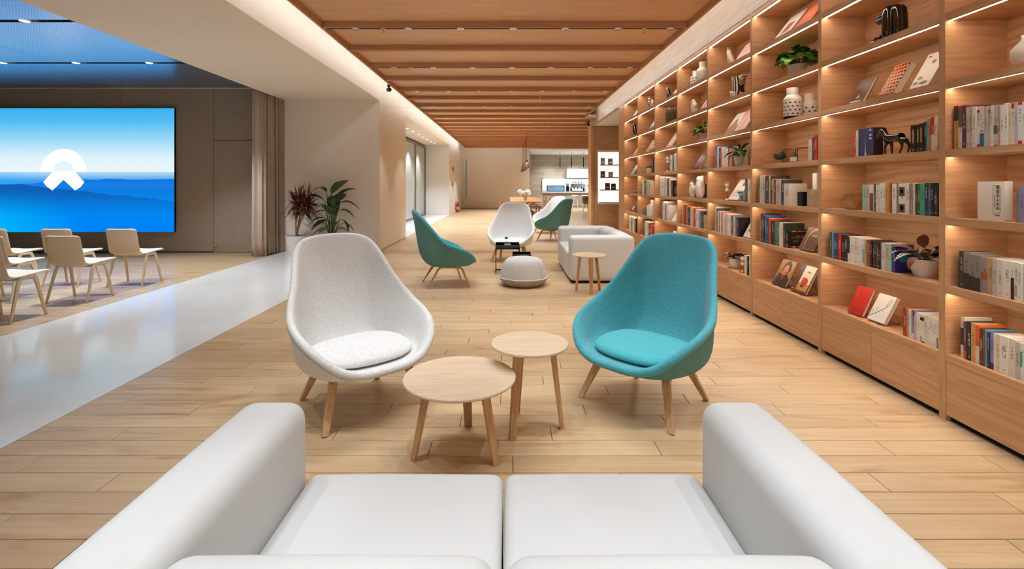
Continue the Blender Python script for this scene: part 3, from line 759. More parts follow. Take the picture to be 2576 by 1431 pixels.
# ---- tray tables
def tray(x, y, w, h, rz, lab):
    t = thing('tray_table', lab, 'tray table', (x, y, 0), rz, 'black tray tables')
    a = w / 2; th = 0.006; ht = 0.055
    MB().box(-a, -a, h - ht, a, a, h - ht + 0.005).box(-a, -a, h - ht, -a + 0.004, a, h).box(a - 0.004, -a, h - ht, a, a, h).box(-a, -a, h - ht, a, -a + 0.004, h).box(-a, a - 0.004, h - ht, a, a, h).build('tray', 'black_gloss', t)
    b = a - 0.006
    for sx_ in (-1, 1):
        for sy_ in (-1, 1):
            MB().box(sx_ * b - th, sy_ * b - th, 0, sx_ * b + th, sy_ * b + th, h - ht).build('leg', 'black_metal', t)
    for sx_ in (-1, 1): MB().box(sx_ * b - th, -b, 0, sx_ * b + th, b, 0.012).build('foot_rail', 'black_metal', t)
    MB().box(-b, b - th, 0.0, b, b + th, 0.012).build('foot_rail', 'black_metal', t)
    MB().box(-b, b - th, h - ht - 0.012, b, b + th, h - ht).box(-b, -b - th, h - ht - 0.012, b, -b + th, h - ht).build('top_rail', 'black_metal', t)
tray(-0.022, 7.80, 0.385, 0.455, 0.02, 'taller black metal tray table left of the pouf')
tray(0.195, 7.37, 0.28, 0.365, 0.0, 'low black tray table just behind the pouf')
t = thing('bud_vase', 'tiny clear vase with a green sprig on the black tray table', 'vase', (-0.04, 7.72, 0.405))
MB().lathe([(0, 0), (.018, 0), (.02, .03), (.01, .06), (.012, .075), (.009, .075), (.007, .06), (.016, .03), (.015, .004), (0, .004)], 14).build('vessel', 'acrylic', t, smooth=True)
principled('leaf_small', srgb(96, 122, 60), 0.6)
MB().tube([(0, 0, .005), (.003, 0, .09), (.01, 0, .14)], .002, 5).lathe([(0, .13), (.03, .145), (.025, .165), (0, .172)], 8).build('sprig', 'leaf_small', t, smooth=True)
t = thing('table_card', 'small white folded card standing on the black tray table', 'card', (-0.02, 7.665, 0.405))
MB().add([(-.05, -.012, 0), (.05, -.012, 0), (.05, 0, .07), (-.05, 0, .07), (-.05, .012, 0), (.05, .012, 0)], [(0, 1, 2, 3), (3, 2, 5, 4), (0, 3, 4), (1, 5, 2)]).build('folded_sheet', 'pure_white', t)

# ---- screening chairs (front = +Y)
def chair_meshes():
    prof_seat = catmull([(.265, .448), (.235, .462), (.10, .452), (-.06, .440), (-.145, .447)], 4)
    prof_back = catmull([(-.145, .447), (-.185, .468), (-.208, .52), (-.232, .64), (-.256, .76), (-.268, .808)], 4)
    def sheet(prof, w_of, T):
        vs = []; fs = []; n = 13; m = len(prof)
        for side in (0, 1):
            for i, p in enumerate(prof):
                q0 = prof[max(i - 1, 0)]; q1 = prof[min(i + 1, m - 1)]
                tx, tz = (q1[0] - q0[0]), (q1[1] - q0[1]); L = math.hypot(tx, tz); nx, nz = -tz / L, tx / L
                w = w_of(i / (m - 1))
                for j in range(n):
                    u = -1 + 2 * j / (n - 1); x = u * w
                    curl = (abs(u) ** 2.5) * 0.018
                    edge = 1 - 0.6 * abs(u) ** 8
                    d = (T / 2) * edge * (1 if side == 0 else -1)
                    vs.append((x, p[0] + nx * (d - curl), p[1] + nz * (d - curl)))
        o = m * n
        for i in range(m - 1):
            for j in range(n - 1):
                a = i * n + j; fs.append((a, a + 1, a + n + 1, a + n)); b = o + a; fs.append((b, b + n, b + n + 1, b + 1))
        for i in range(m - 1):
            a = i * n; fs.append((a, a + n, o + a + n, o + a)); a = i * n + n - 1; fs.append((a, o + a, o + a + n, a + n))
        for j in range(n - 1):
            fs.append((j, o + j, o + j + 1, j + 1)); a = (m - 1) * n + j; fs.append((a, a + 1, o + a + 1, o + a))
        return MB().add(vs, fs)
    seat = sheet([(p[0], p[1]) for p in [Vector((a.x, a.y)) for a in [Vector((q[0], q[1])) for q in prof_seat]]], lambda t: 0.222 - 0.03 * max(0, (0.2 - t) / 0.2) ** 2, 0.030)
    back = sheet([(q[0], q[1]) for q in prof_back], lambda t: 0.222 - 0.045 * max(0, (t - 0.86) / 0.14) ** 2 - 0.012 * t, 0.030)
    return seat.mesh('seat', 'seat_cream', True), back.mesh('backrest', 'shell_cream', True)
CS, CB = chair_meshes()
def vis_leg(sx_, foot_y, top_y):
    pts = [(sx_ * .243, foot_y, 0), (sx_ * .222, top_y + (foot_y - top_y) * 0.25, .36), (sx_ * .215, top_y, .435)]
    return MB().bar(pts, 0.036, 0.022, (0, 1, 0), scales=[0.7, 1.0, 1.0])
LEGM = [vis_leg(sx_, fy, ty).mesh('leg', 'shell_cream') for sx_ in (-1, 1) for fy, ty in ((-.19, -.065), (.19, .085))]
BRIDGE = MB().bar([(-.217, -.075, .436), (-.217, .095, .436)], 0.022, 0.03, (1, 0, 0)).bar([(.217, -.075, .436), (.217, .095, .436)], 0.022, 0.03, (1, 0, 0)).box(-.21, -.055, .41, .21, -.025, .428).box(-.21, .055, .41, .21, .085, .428).mesh('under_frame', 'shell_cream')
def screening_chair(x, y, lab):
    t = thing('stacking_chair', lab, 'chair', (x, y, 0), 0, 'cream chairs facing the LED wall')
    for nm, me in (('seat', CS), ('backrest', CB)):
        o = link_mesh(nm, me, t); s = o.modifiers.new('subsurf', 'SUBSURF'); s.levels = 1; s.render_levels = 1
    for me in LEGM:
        o = link_mesh('leg', me, t); bv = o.modifiers.new('bevel', 'BEVEL'); bv.width = 0.003
    link_mesh('under_frame', BRIDGE, t)
for x, y, lab in ((-5.265, 6.81, 'cream shell chair standing alone at the right end of the front row'),
                  (-5.245, 5.925, 'cream shell chair in the middle row, its back overlapping another chair'),
                  (-6.15, 6.81, 'cream shell chair in the front row partly hidden behind the middle chair'),
                  (-5.265, 5.06, 'nearest cream shell chair, cut by the left picture edge, lowest in view'),
                  (-6.15, 5.925, 'cream shell chair second nearest at the left picture edge'),
                  (-7.03, 6.81, 'farthest cream shell chair at the left picture edge')):
    screening_chair(x, y, lab)

# ---- curtain
noisy('curtain_cloth', srgb(190, 166, 142), srgb(196, 172, 148), 40, 0.95, 0.05, 300)
noisy('curtain_lining', srgb(196, 176, 160), srgb(204, 184, 168), 40, 0.95, 0.2, 300)
cu = thing('curtain', 'tall beige pleated curtain gathered beside the door', 'curtain', (-4.80, 9.8, 0))
def drape(path_fn, n, z0, z1, name, mat, thick=0.008):
    vs = []; fs = []; m = 14
    for i in range(n + 1):
        u = i / n
        for k in range(m + 1):
            v = k / m; x, y = path_fn(u, v); vs.append((x, y, z0 + (z1 - z0) * v))
    for i in range(n):
        for k in range(m):
            a = i * (m + 1) + k; fs.append((a, a + m + 1, a + m + 2, a + 1))
    o = MB().add(vs, fs).build(name, mat, cu, smooth=True)
    s = o.modifiers.new('solid', 'SOLIDIFY'); s.thickness = thick
    return o
def pleats(u, v):
    sp = 1.0 + 0.10 * (1 - v)
    y = -0.33 + 0.70 * u
    amp = 0.062 * (1.2 - 0.45 * v)
    return (0.02 + amp * math.sin(u * 2 * PI * 5.0 + 0.5 * math.sin(u * 9)) - 0.06 * (1 - u) * sp, y + 0.020 * math.sin(u * 2 * PI * 12))
drape(pleats, 110, 0.012, 3.38, 'pleated_panel', 'curtain_cloth')
def leading(u, v):
    return (-0.22 + 0.19 * u + 0.02 * math.sin(u * 7), -0.36 + 0.03 * math.sin(u * 9 + 1) - 0.03 * (1 - v) * (1 - u))
drape(leading, 30, 0.010, 3.38, 'leading_panel', 'curtain_lining')
MB().box(-0.26, -0.42, 3.375, 0.07, 0.40, 3.395).build('track', 'grey_metal', cu)

# ---- tall plants by the column wall
principled('leaf_deep', srgb(38, 62, 30), 0.4); principled('leaf_mid', srgb(66, 92, 40), 0.45)
noisy('leaf_red', srgb(86, 40, 26), srgb(120, 66, 40), 30, 0.6, 0.0)
principled('stalk', srgb(70, 84, 44), 0.6); noisy('bark', srgb(150, 112, 74), srgb(172, 132, 92), 30, 0.8, 0.2)
def leaf_mesh(name, L, W, droop, fold, mat, n=9, tip=0.75):
    vs = []; fs = []
    for i in range(n + 1):
        t = i / n
        w = W * (math.sin(PI * min(1, t ** tip)) ** 0.8 if 0 < t < 1 else 0.02)
        x = L * t * (1 - 0.25 * droop * t); z = L * (0.30 * t - droop * t * t)
        for sgn, zz in ((-1, fold * w), (0, 0), (1, fold * w)): vs.append((x, sgn * w, z + zz))
    for i in range(n):
        a = i * 3
        for q in (0, 1): fs.append((a + q, a + 3 + q, a + 4 + q, a + 1 + q))
    return MB().add(vs, fs).mesh(name, mat, True)
def put(o, origin, yaw, pitch, roll=0, s=1.0):
    o.matrix_basis = Matrix.Translation(origin) @ Matrix.Rotation(yaw, 4, 'Z') @ Matrix.Rotation(-pitch, 4, 'Y') @ Matrix.Rotation(roll, 4, 'X') @ Matrix.Scale(s, 4)
def planter(t, r0, r1, h, mat='white_matte'):
    MB().lathe([(0, 0), (r0, 0), (r1, h), (r1 - 0.015, h), (r1 - 0.02, h - 0.03), (0, h - 0.03)], 32).build('pot', mat, t, smooth=True, sharp=0.7)
    MB().lathe([(0, h - 0.035), (r1 - 0.022, h - 0.035), (r1 - 0.022, h - 0.028), (0, h - 0.024)], 20).build('soil', 'soil', t)
rp = random.Random(11)
t = thing('dracaena', 'spiky reddish brown dracaena in a white pot beside the curtain', 'potted plant', (-4.20, 9.56, 0))
planter(t, 0.15, 0.20, 0.40)
stem_tops = [((0.0, 0, .38), (-.01, 0, .7), (.03, 0, 1.02)), ((0.0, 0, .38), (.07, .02, .66), (.20, .03, .98)), ((0.0, 0.02, .38), (.03, .06, .7), (.10, .08, .95))]
for st in stem_tops: MB().tube(catmull(st, 6), 0.017, 8).build('stem', 'bark', t, smooth=True)
fol = MB()
for st, cnt in zip(stem_tops, (150, 140, 110)):
    c = Vector(st[2])
    for i in range(cnt):
        a = rp.uniform(0, 2 * PI); el = math.asin(rp.uniform(-0.55, 1.0)); L = rp.uniform(.32, .48)
        d = Vector((math.cos(a) * math.cos(el), math.sin(a) * math.cos(el), math.sin(el))); sd = d.cross(Vector((0, 0, 1)));
        if sd.length < .01: sd = Vector((1, 0, 0))
        sd.normalize(); w = 0.014
        p0 = c + Vector((0, 0, rp.uniform(-.1, .12))); p1 = p0 + d * L * .5; p2 = p0 + d * L - Vector((0, 0, L * .22 * max(0.1, math.cos(el))))
        fol.add([p0 - sd * w * .5, p0 + sd * w * .5, p1 + sd * w, p1 - sd * w, p2], [(0, 1, 2, 3), (3, 2, 4)])
o = fol.build('foliage', 'leaf_red', t); o['kind'] = 'stuff'
t = thing('strelitzia', 'broad-leaved dark green strelitzia beside the spiky dracaena', 'potted plant', (-3.52, 9.62, 0))
planter(t, 0.15, 0.19, 0.38)
LM = [leaf_mesh('leaf', .42, .085, .55, .25, 'leaf_deep'), leaf_mesh('leaf', .36, .10, .35, .2, 'leaf_mid'), leaf_mesh('leaf', .34, .05, .75, .3, 'leaf_deep')]
spec_leaf = [(-.10, 1.25, 155, 35, 2, 1.0), (-.02, 1.22, 35, 40, 1, 1.15), (.10, 1.10, 20, 45, 0, 1.0), (.14, 1.02, 5, 12, 2, 1.15), (-.12, 1.08, 175, 20, 1, .9), (.05, 1.05, 60, 30, 1, .9),
             (.08, .78, 80, 75, 0, .85), (-.08, .70, 200, -30, 1, 1.0), (.12, .88, 0, 5, 2, 1.0), (-.14, .86, 180, 5, 2, .95), (-.12, .74, 195, -10, 0, .8), (.14, .72, -20, -35, 0, .75),
             (.16, .62, -5, 0, 2, .9), (-.16, .64, 178, -5, 2, .8), (-.10, .50, 190, 5, 2, .8), (.10, .52, 15, 0, 2, .75), (-.05, .55, 260, -10, 1, .9), (.03, .92, 280, 60, 0, .9), (-.03, .80, 250, 40, 1, 1.0), (.0, .60, 100, 10, 0, .8)]
for (x, z, yaw, pit, k, s) in spec_leaf:
    y = rp.uniform(-.06, .06)
    MB().tube(catmull([(x * .2, y * .3, .36), (x * .6, y * .8, .36 + (z - .36) * .55), (x, y, z)], 5), 0.008, 6).build('stalk', 'stalk', t, smooth=True)
    put(link_mesh('leaf', LM[k], t), (x, y, z), math.radians(yaw), math.radians(pit), rp.uniform(-.4, .4), s * 1.18)
# ================================================================ bookcase
BX0, BX1 = XR, 2.99
LZ = [0.398 + 0.408 * k for k in range(8)]
BAYN = ['rightmost bay', 'second bay from the right', 'third bay from the right', 'fourth bay from the right', 'fourth bay from the left', 'third bay from the left', 'second bay from the left', 'leftmost bay']
LVN = ['', 'bottom shelf', 'second shelf up', 'third shelf up', 'fourth shelf up', 'fifth shelf up', 'sixth shelf up', 'top shelf']
BAYL = ['rightmost', 'second from the right', 'third from the right', 'fourth from the right', 'fourth from the left', 'third from the left', 'second from the left', 'leftmost']
PT = 0.042
def bayY(k): return 1.77 + 1.15 * k, 2.92 + 1.15 * k
side_me = MB().box(0, -PT / 2, 0.0, BX1 - BX0, PT / 2, 3.262).mesh('side_panel', 'oak_case')
edge_me = MB().box(-0.004, -PT / 2, 0.0, 0.0, PT / 2, 3.262).mesh('edge_band', 'oak_post')
SL = 1.15 - PT
shelf_me = MB().box(0.0, -SL / 2, -0.040, BX1 - BX0 - 0.002, SL / 2, 0).mesh('shelf', 'oak_case')
sedge_me = MB().box(-0.002, -SL / 2, -0.040, 0.0, SL / 2, 0).mesh('edge_band', 'oak_edge')
led_me = MB().prism([(0.004, -0.0402), (0.010, -0.0402), (0.010, -0.0460), (0.004, -0.0460)], 'Y', -SL / 2 + 0.004, SL / 2 - 0.004).mesh('led_channel', 'oak_edge')
_s = [(0.0105, -0.0402), (0.040, -0.0402), (0.040, -0.0420), (0.0105, -0.0440)]
ledl_me = MB().prism(_s, 'Y', -SL / 2 + 0.004, SL / 2 - 0.004).mesh('led_strip', 'led_strip')
back_me = MB().box(0, -SL / 2, 0.40, 0.012, SL / 2, 3.25).mesh('back_panel', 'oak_back')
drawer_me = MB().box(0, -SL / 4 + 0.0015, 0.035, 0.02, SL / 4 - 0.0015, 0.376).mesh('drawer_front', 'oak_edge')
plinth_me = MB().box(0.03, -SL / 2, 0, 0.05, SL / 2 + PT * 0.99, 0.035).mesh('plinth', 'dark_gap')
for k in range(8):
    y0, y1 = bayY(k); yc = (y0 + y1) / 2
    t = thing('bookcase_bay', 'oak bookcase bay with lit shelves, %s in the wall of shelves' % BAYL[k], 'bookcase', (BX0, yc, 0), group='bays of the oak bookcase wall')
    sides = [y1 - yc] + ([y0 - yc] if k == 0 else [])
    for s in sides:
        o = link_mesh('side_panel', side_me, t); o.location = (0, s, 0)
        e = link_mesh('edge_band', edge_me, o)
    o = link_mesh('back_panel', back_me, t); o.location = (BX1 - BX0 - 0.002, 0, 0)
    for z in LZ:
        o = link_mesh('shelf', shelf_me, t); o.location = (0, 0, z)
        link_mesh('edge_band', sedge_me, o)
        if z > 0.5: link_mesh('led_channel', led_me, o); link_mesh('led_strip', ledl_me, o)
    for s in (-1, 1):
        o = link_mesh('drawer_front', drawer_me, t); o.location = (0, s * SL / 4, 0)
    link_mesh('plinth', plinth_me, t)

# ---- books
def book_mat():
    m = principled('book_cover', (1, 1, 1, 1), 0.45); nt = m.node_tree; b = nt.nodes['Principled BSDF']
    oi = N(nt, 'ShaderNodeObjectInfo'); tc = N(nt, 'ShaderNodeTexCoord')
    sp = N(nt, 'ShaderNodeSeparateXYZ'); nt.links.new(tc.outputs['Object'], sp.inputs[0])
    sn = N(nt, 'ShaderNodeSeparateXYZ'); nt.links.new(tc.outputs['Normal'], sn.inputs[0])
    rnd = oi.outputs['Random']
    cell = N(nt, 'ShaderNodeCombineXYZ')
    nt.links.new(mathn(nt, 'FLOOR', mathn(nt, 'MULTIPLY', sp.outputs[1], 9.0)), cell.inputs[0])
    nt.links.new(mathn(nt, 'FLOOR', mathn(nt, 'MULTIPLY', sp.outputs[2], 62.0)), cell.inputs[1])
    nt.links.new(mathn(nt, 'MULTIPLY', rnd, 50.0), cell.inputs[2])
    wn = N(nt, 'ShaderNodeTexWhiteNoise'); nt.links.new(cell.outputs[0], wn.inputs[0])
    ch = mathn(nt, 'GREATER_THAN', wn.outputs[0], 0.42)
    gap = mathn(nt, 'GREATER_THAN', mathn(nt, 'FRACT', mathn(nt, 'MULTIPLY', sp.outputs[2], 15.5)), 0.22)
    band = mathn(nt, 'LESS_THAN', mathn(nt, 'ABSOLUTE', sp.outputs[1]), 0.23)
    lo = mathn(nt, 'ADD', 0.34, mathn(nt, 'MULTIPLY', rnd, 0.2)); hi = mathn(nt, 'ADD', 0.68, mathn(nt, 'MULTIPLY', rnd, 0.2))
    zin = mathn(nt, 'MULTIPLY', mathn(nt, 'GREATER_THAN', sp.outputs[2], lo), mathn(nt, 'LESS_THAN', sp.outputs[2], hi))
    z2 = mathn(nt, 'MULTIPLY', mathn(nt, 'GREATER_THAN', sp.outputs[2], 0.06), mathn(nt, 'LESS_THAN', sp.outputs[2], 0.13))
    z2 = mathn(nt, 'MULTIPLY', z2, 0.6)
    ink = mathn(nt, 'MULTIPLY', mathn(nt, 'MULTIPLY', ch, gap), mathn(nt, 'MULTIPLY', band, mathn(nt, 'MAXIMUM', zin, z2)))
    ink = mathn(nt, 'MULTIPLY', ink, mathn(nt, 'LESS_THAN', sn.outputs[0], -0.5))
    ink = mathn(nt, 'MULTIPLY', ink, 0.72)
    bw = N(nt, 'ShaderNodeRGBToBW'); nt.links.new(oi.outputs['Color'], bw.inputs[0])
    dark = mathn(nt, 'GREATER_THAN', bw.outputs[0], 0.22)
    inkc = mixc(nt, dark, (0.72, 0.66, 0.56, 1), (0.07, 0.065, 0.06, 1))
    nt.links.new(mixc(nt, ink, oi.outputs['Color'], inkc), b.inputs['Base Color'])
book_mat()
noisy('paper', srgb(232, 222, 204), srgb(238, 229, 212), 40, 0.9, 0.1, 300, stretch=(1, 30, 1))
def flatmat(name, c, rough=0.5):
    if name not in MATS: principled(name, c, rough)
    return name
PALC = {'W': ('white', (236, 231, 224)), 'w': ('off-white', (226, 218, 206)), 'C': ('cream', (226, 208, 178)), 'K': ('black', (26, 24, 24)), 'k': ('charcoal', (66, 60, 56)),
        'G': ('grey', (140, 134, 128)), 'g': ('light grey', (196, 192, 188)), 'B': ('blue', (20, 110, 190)), 'b': ('light blue', (100, 176, 200)), 'N': ('navy', (44, 52, 96)),
        'R': ('red', (206, 44, 38)), 'r': ('brick red', (156, 60, 44)), 'O': ('orange', (224, 106, 50)), 'o': ('apricot', (224, 158, 104)), 'E': ('dark green', (40, 56, 36)),
        'e': ('green', (66, 96, 66)), 'm': ('mint', (150, 206, 184)), 'M': ('emerald', (56, 180, 130)), 'T': ('teal', (34, 140, 134)), 'P': ('plum', (110, 56, 84)), 'p': ('lavender', (150, 142, 186)),
        'Y': ('mustard', (206, 160, 84)), 'n': ('brown', (96, 62, 42)), 't': ('tan', (190, 160, 126)), 'i': ('pink', (226, 182, 170)), 'v': ('mauve', (164, 142, 140)), 's': ('slate blue', (70, 96, 122)), 'q': ('pale green', (196, 206, 184)), 'D': ('deep blue', (58, 44, 128)), 'c': ('cyan', (40, 160, 190))}
def unit_cover():
    a = 0.5; th = 0.10
    mb = MB().box(0.0, -a, 0, 0.012, a, 1).box(0.012, -a, 0, 1, -a + th, 1).box(0.012, a - th, 0, 1, a, 1)
    return mb.mesh('book', 'book_cover')
UC = unit_cover()
UP = MB().box(0.014, -0.395, 0.015, 0.97, 0.395, 0.978).mesh('page_block', 'paper')
def book(x, y, z, depth, thick, h, ch, label, tilt=0.0):
    o = bpy.data.objects.new('book', UC); COL.objects.link(o)
    o.location = (x, y, z); o.scale = (depth, thick, h); o.color = srgb(*PALC[ch][1])
    if tilt: o.rotation_euler = (tilt, 0, 0)
    tag(o, label, 'book', 'books in the oak bookcase')
    link_mesh('page_block', UP, o)
    return o
def PYX(xp, X): return X * F / (xp - VX)
rb = random.Random(5)
def add_print(o, shapes, face='spine', eps=0.002):
    """flat print on a unit book: shapes (kind, u0, v0, u1, v1, colour) on the spine (u across, v up)"""
    for (u0, v0, u1, v1, c) in shapes:
        nm = flatmat('ink_%d_%d_%d' % c, srgb(*c))
        MB().box(-0.0035, -(u1 - 0.5), v0, 0.006, -(u0 - 0.5), v1).build('spine_print', nm, o)
def row(bay, lv, spec, X=2.652, depth=0.155, start=0):
    """spec: list of (x0px, x1px, colour, height[, prints[, depth]])"""
    z = LZ[lv - 1] + 0.0005; out = []
    yn, yf = bayY(bay); yn += PT / 2 + 0.001; yf -= PT / 2 + 0.001
    last = yf
    for i, s in enumerate(spec):
        a, b_, c, h = s[:4]
        ya, yb = min(PYX(a, X), last), max(PYX(b_, X), yn)
        th = ya - yb - 0.0006
        if th < 0.003: continue
        d = s[5] if len(s) > 5 else depth + rb.uniform(-0.008, 0.008)
        lab = '%s book, %s from the left, %s, %s' % (PALC[c][0], ORD[start + i + 1], LVN[lv], BAYN[bay])
        o = book(X + rb.uniform(-0.003, 0.004), (ya + yb) / 2, z, d, th, h + rb.uniform(-0.002, 0.002), c, lab)
        if len(s) > 4 and s[4]: add_print(o, s[4])
        out.append(o); last = yb - 0.0002
    return out
def seq(x0, toks, dx=None):
    """compact rows: 'W7.21 K5.20' = colour, width px, height cm -> spec list"""
    out = []; x = x0
    for tk in toks.split():
        c = tk[0]; w, h = tk[1:].split('.')
        out.append((x, x + float(w.replace('_', '.')), c, float('0.' + h))); x += float(w.replace('_', '.'))
    return out
RED = (206, 44, 38); BLK = (30, 28, 28); WHT = (232, 226, 218); BLU = (52, 110, 150); TEA = (72, 180, 150)
# rightmost bay
s = seq(2399, 'Y11.254 W10.250 P9.250 w9.236 g9.236 W9.234 W7.230 W6.228 W7.228 g8.226 g7.225 w7.224 g10.222 t9.220 W9.220 W9.224 C8.222 w8.222 g8.220 W11.221 W10.220 w10.218 C9.222 W10.22 g10.215 w10.22 W12.21 C10.215')
s[0] = s[0] + ([(0, .66, 1, 1, (60, 54, 52))],); s[1] = s[1] + ([(0, .92, 1, 1, RED), (0, .5, 1, .92, (104, 104, 74))],)
s[6] = s[6] + ([(0, .85, 1, .92, RED), (0, 0, 1, .08, RED)],); s[7] = s[7] + ([(0, 0, 1, .34, BLU), (.3, .37, .7, .41, RED)],); s[8] = s[8] + ([(0, 0, 1, .34, BLU), (.3, .37, .7, .41, RED)],)
s[10] = s[10] + ([(.2, .82, .8, .92, RED)],); s[12] = s[12] + ([(0, .30, 1, .50, (86, 90, 86)), (0, 0, 1, .03, (90, 90, 88))],); s[17] = s[17] + ([(0, .86, 1, .98, RED)],); s[19] = s[19] + ([(0, .93, 1, 1, RED), (0, 0, 1, .08, RED)],)
row(0, 4, s)
s = seq(2413, 'k11.215 G15.212 G14.206 G14.207 v15.198 t15.200 g11.203 w15.199 W18.200 W8.198 W11.198 W11.196 q11.196 W12.20 w12.19 k10.20 W14.20')
s[1] = s[1] + ([(0, 0, 1, .44, (48, 42, 40))],); s[2] = s[2] + ([(0, 0, 1, .40, (48, 42, 40))],); s[3] = s[3] + ([(0, 0, 1, .38, (48, 42, 40))],)
s[4] = s[4] + ([(0, .38, 1, .58, (176, 92, 66))],); s[9] = s[9] + ([(0, 0, 1, .58, (46, 32, 30))],); s[10] = s[10] + ([(0, .1, 1, .4, (188, 180, 166))],)
row(0, 2, s)
s = seq(2415, 'w9.236 P7.219 E11.220 o11.218 O10.214 n9.206 r4.200 b8.205 N6.198 p9.200 W5.198 C11.199 W22.200 w16.197 g12.192 W10.19 W12.19 C9.19 W14.195')
s[0] = s[0] + ([(0, .32, 1, .74, (50, 46, 46))],); s[1] = s[1] + ([(0, 0, 1, .22, (220, 84, 50))],); s[4] = s[4] + ([(0, 0, 1, .46, (222, 210, 190))],); s[9] = s[9] + ([(0, 0, 1, .17, (92, 44, 88))],); s[15] = s[15] + ([(0, .36, .5, .78, TEA)],)
row(0, 1, s)
row(0, 3, [(2555, 2564, 'G', .17), (2565, 2578, 'p', .195), (2578, 2590, 'W', .2), (2590, 2604, 'g', .2), (2604, 2616, 'K', .19)], start=1)
# second bay from the right
s = [(2149, 2153.5, 'R', .195), (2154, 2159, 'g', .206)]
row(1, 4, s, X=2.69)
s = seq(2290, 'K13.178 K9.180 K11.182 k7.190 b7_5.207 O3_5.205 R8_5.214 W8.212')
for i in (0, 1, 2): s[i] = s[i] + ([(.32, .34, .68, .84, (176, 142, 84)), (.3, .05, .7, .12, (176, 100, 60))],)
s[6] = s[6] + ([(0, 0, 1, .48, WHT)],)
row(1, 4, s, start=3)
s = seq(2169, 'm9_5.197 i7_5.196 W10.197 g2_5.196 k4_5.198 w8.198 W8.208 W6_5.210 Y7.208 Y7.208 r4.208 W11.204 G6.203 W16.207 W11.210 v8.204 w6.205 k5.201 e8_5.205 M11.206 N8.208 s7.207 K7.204 K11.206')
s[2] = s[2] + ([(.05, .02, .95, .68, (120, 76, 64))],); s[9] = s[9] + ([(.2, .04, .8, .96, (206, 140, 74)), (.75, .05, .82, .95, (60, 40, 26))],)
s[13] = s[13] + ([(.05, .58, .95, .88, (82, 78, 76)), (.3, .66, .7, .80, (214, 70, 48)), (.05, .04, .95, .32, (82, 78, 76)), (.3, .12, .7, .26, (214, 70, 48))],)
row(1, 3, s)
s = seq(2087.5, 'e5.214 b3_5.213 B4.212 N4.211 k4.210 R8.209 K5.207 K4.206 K8.206 W5_5.205 W7.204 W4.204 w6.203 W7_5.202 W5_5.201 W6.20 t6_5.199 r8_5.199 K5.198 k5.197 K5.196 n5.195 K5.194 p3.192 w9.192 g9.191 q6.190 c3.189 D7.190')
s[9] = s[9] + ([(0, .35, 1, .98, (48, 46, 44))],); s[15] = s[15] + ([(0, .1, .8, .62, (120, 176, 200))],)
bl = row(1, 2, s, depth=0.135)
s = seq(2271, 'r8.190 O5.189 q5.187 W4.185 p8.190 i4.175 W9.182 W6.180 W5.180 w6.18 W6.18 W7.18 W7.178 W6.178 W6.178')
s[4] = s[4] + ([(0, 0, 1, .2, (214, 210, 216)), (.5, .8, 1, 1, (60, 50, 100))],); s[7] = s[7] + ([(0, .78, 1, .9, BLK), (0, 0, 1, .22, (176, 166, 150))],); s[8] = s[8] + ([(0, .78, 1, .9, BLK), (0, 0, 1, .05, BLK)],); s[14] = s[14] + ([(0, 0, .8, .36, (130, 128, 118))],)
row(1, 1, s)
# third bay from the right
row(2, 4, seq(2033, 'w8.185 G3.19 k5.202 R7.214'))
s = seq(1906, 'G6.295 w7.292 g5.286 k10.288 q3.285 k6.288 o4.252 n5.248 g12.246 k8.242 w13.208')
row(2, 3, s, depth=0.175)
s = seq(1910.5, 't2_5.305 K2.30 k3.295 r2.287 K3.28 B6.282 k4.265 W2_5.262 R4_5.258 K8.24 k3.236 G3.234 T7.236 W5.233 C5.236 E5.232 K6.175')
row(2, 2, s, depth=0.19)
# fourth bay from the right
s = seq(1797, 'R4.278 B4.275 W3.262 k5_5.252 O3.25 W6.25 w5.248 W4.245 R3.238 t7.232')
row(3, 4, s, depth=0.19)
row(3, 3, seq(1873, 'b2.26 K3.26 G3.258 W7.255'))
s = seq(1799, 'g4.318 k2.30 C4.27 n2.266 W3.262 R4.258 W5.252 g4.252 C4.248 W5.242 w4.24 k4.235 C4.232 p4.236 K6.222')
row(3, 2, s, depth=0.17)
row(3, 1, seq(1873, 'W6.218 k3.212 K3.208 w5.236'), X=2.66)
# fourth bay from the left
s = seq(1717, 'C2.305 r5.30 n2.295 O4.29 k3.268 K4.265 C5.275 Y3.268 R5.262 W5.255 w4.248 p4.242 k4.232 K3.23 t8.19')
row(4, 2, s, depth=0.16)
row(4, 3, [(1748, 1751, 'k', .2), (1751, 1754, 'G', .2), (1754, 1757, 'k', .2)], X=2.80)
row(4, 1, seq(1716, 'W5.24 R4.24 K5.23 C6.22'))
# third bay from the left
row(5, 4, seq(1685, 'g3.265 W3.27 G3.27 k2.28 W3.285 w4.29'))
s = seq(1660, 'W4.33 w4.325 W3.325 g4.32 W3.315 n3.30 t3.295 W4.29 K5.262')
row(5, 3, s, depth=0.2)
row(5, 2, seq(1661, 'K3.33 O4.305 W4.315 b2.28 p2.28 W6.255'), depth=0.17)
# second bay from the left
row(6, 3, seq(1615, 'W3.285 w3.285 k2.28 e3.28 q5.27 C5.26'))
row(6, 1, seq(1617, 'K4.325 W3.30 w4.30 C4.29 n3.28 R6.255'))
row(6, 4, [(1639, 1642.5, 'k', .3)])
# leftmost bay
row(7, 1, seq(1582, 'W3.32 w3.32 G2.31 C3.31 W3.30 K4.29'))

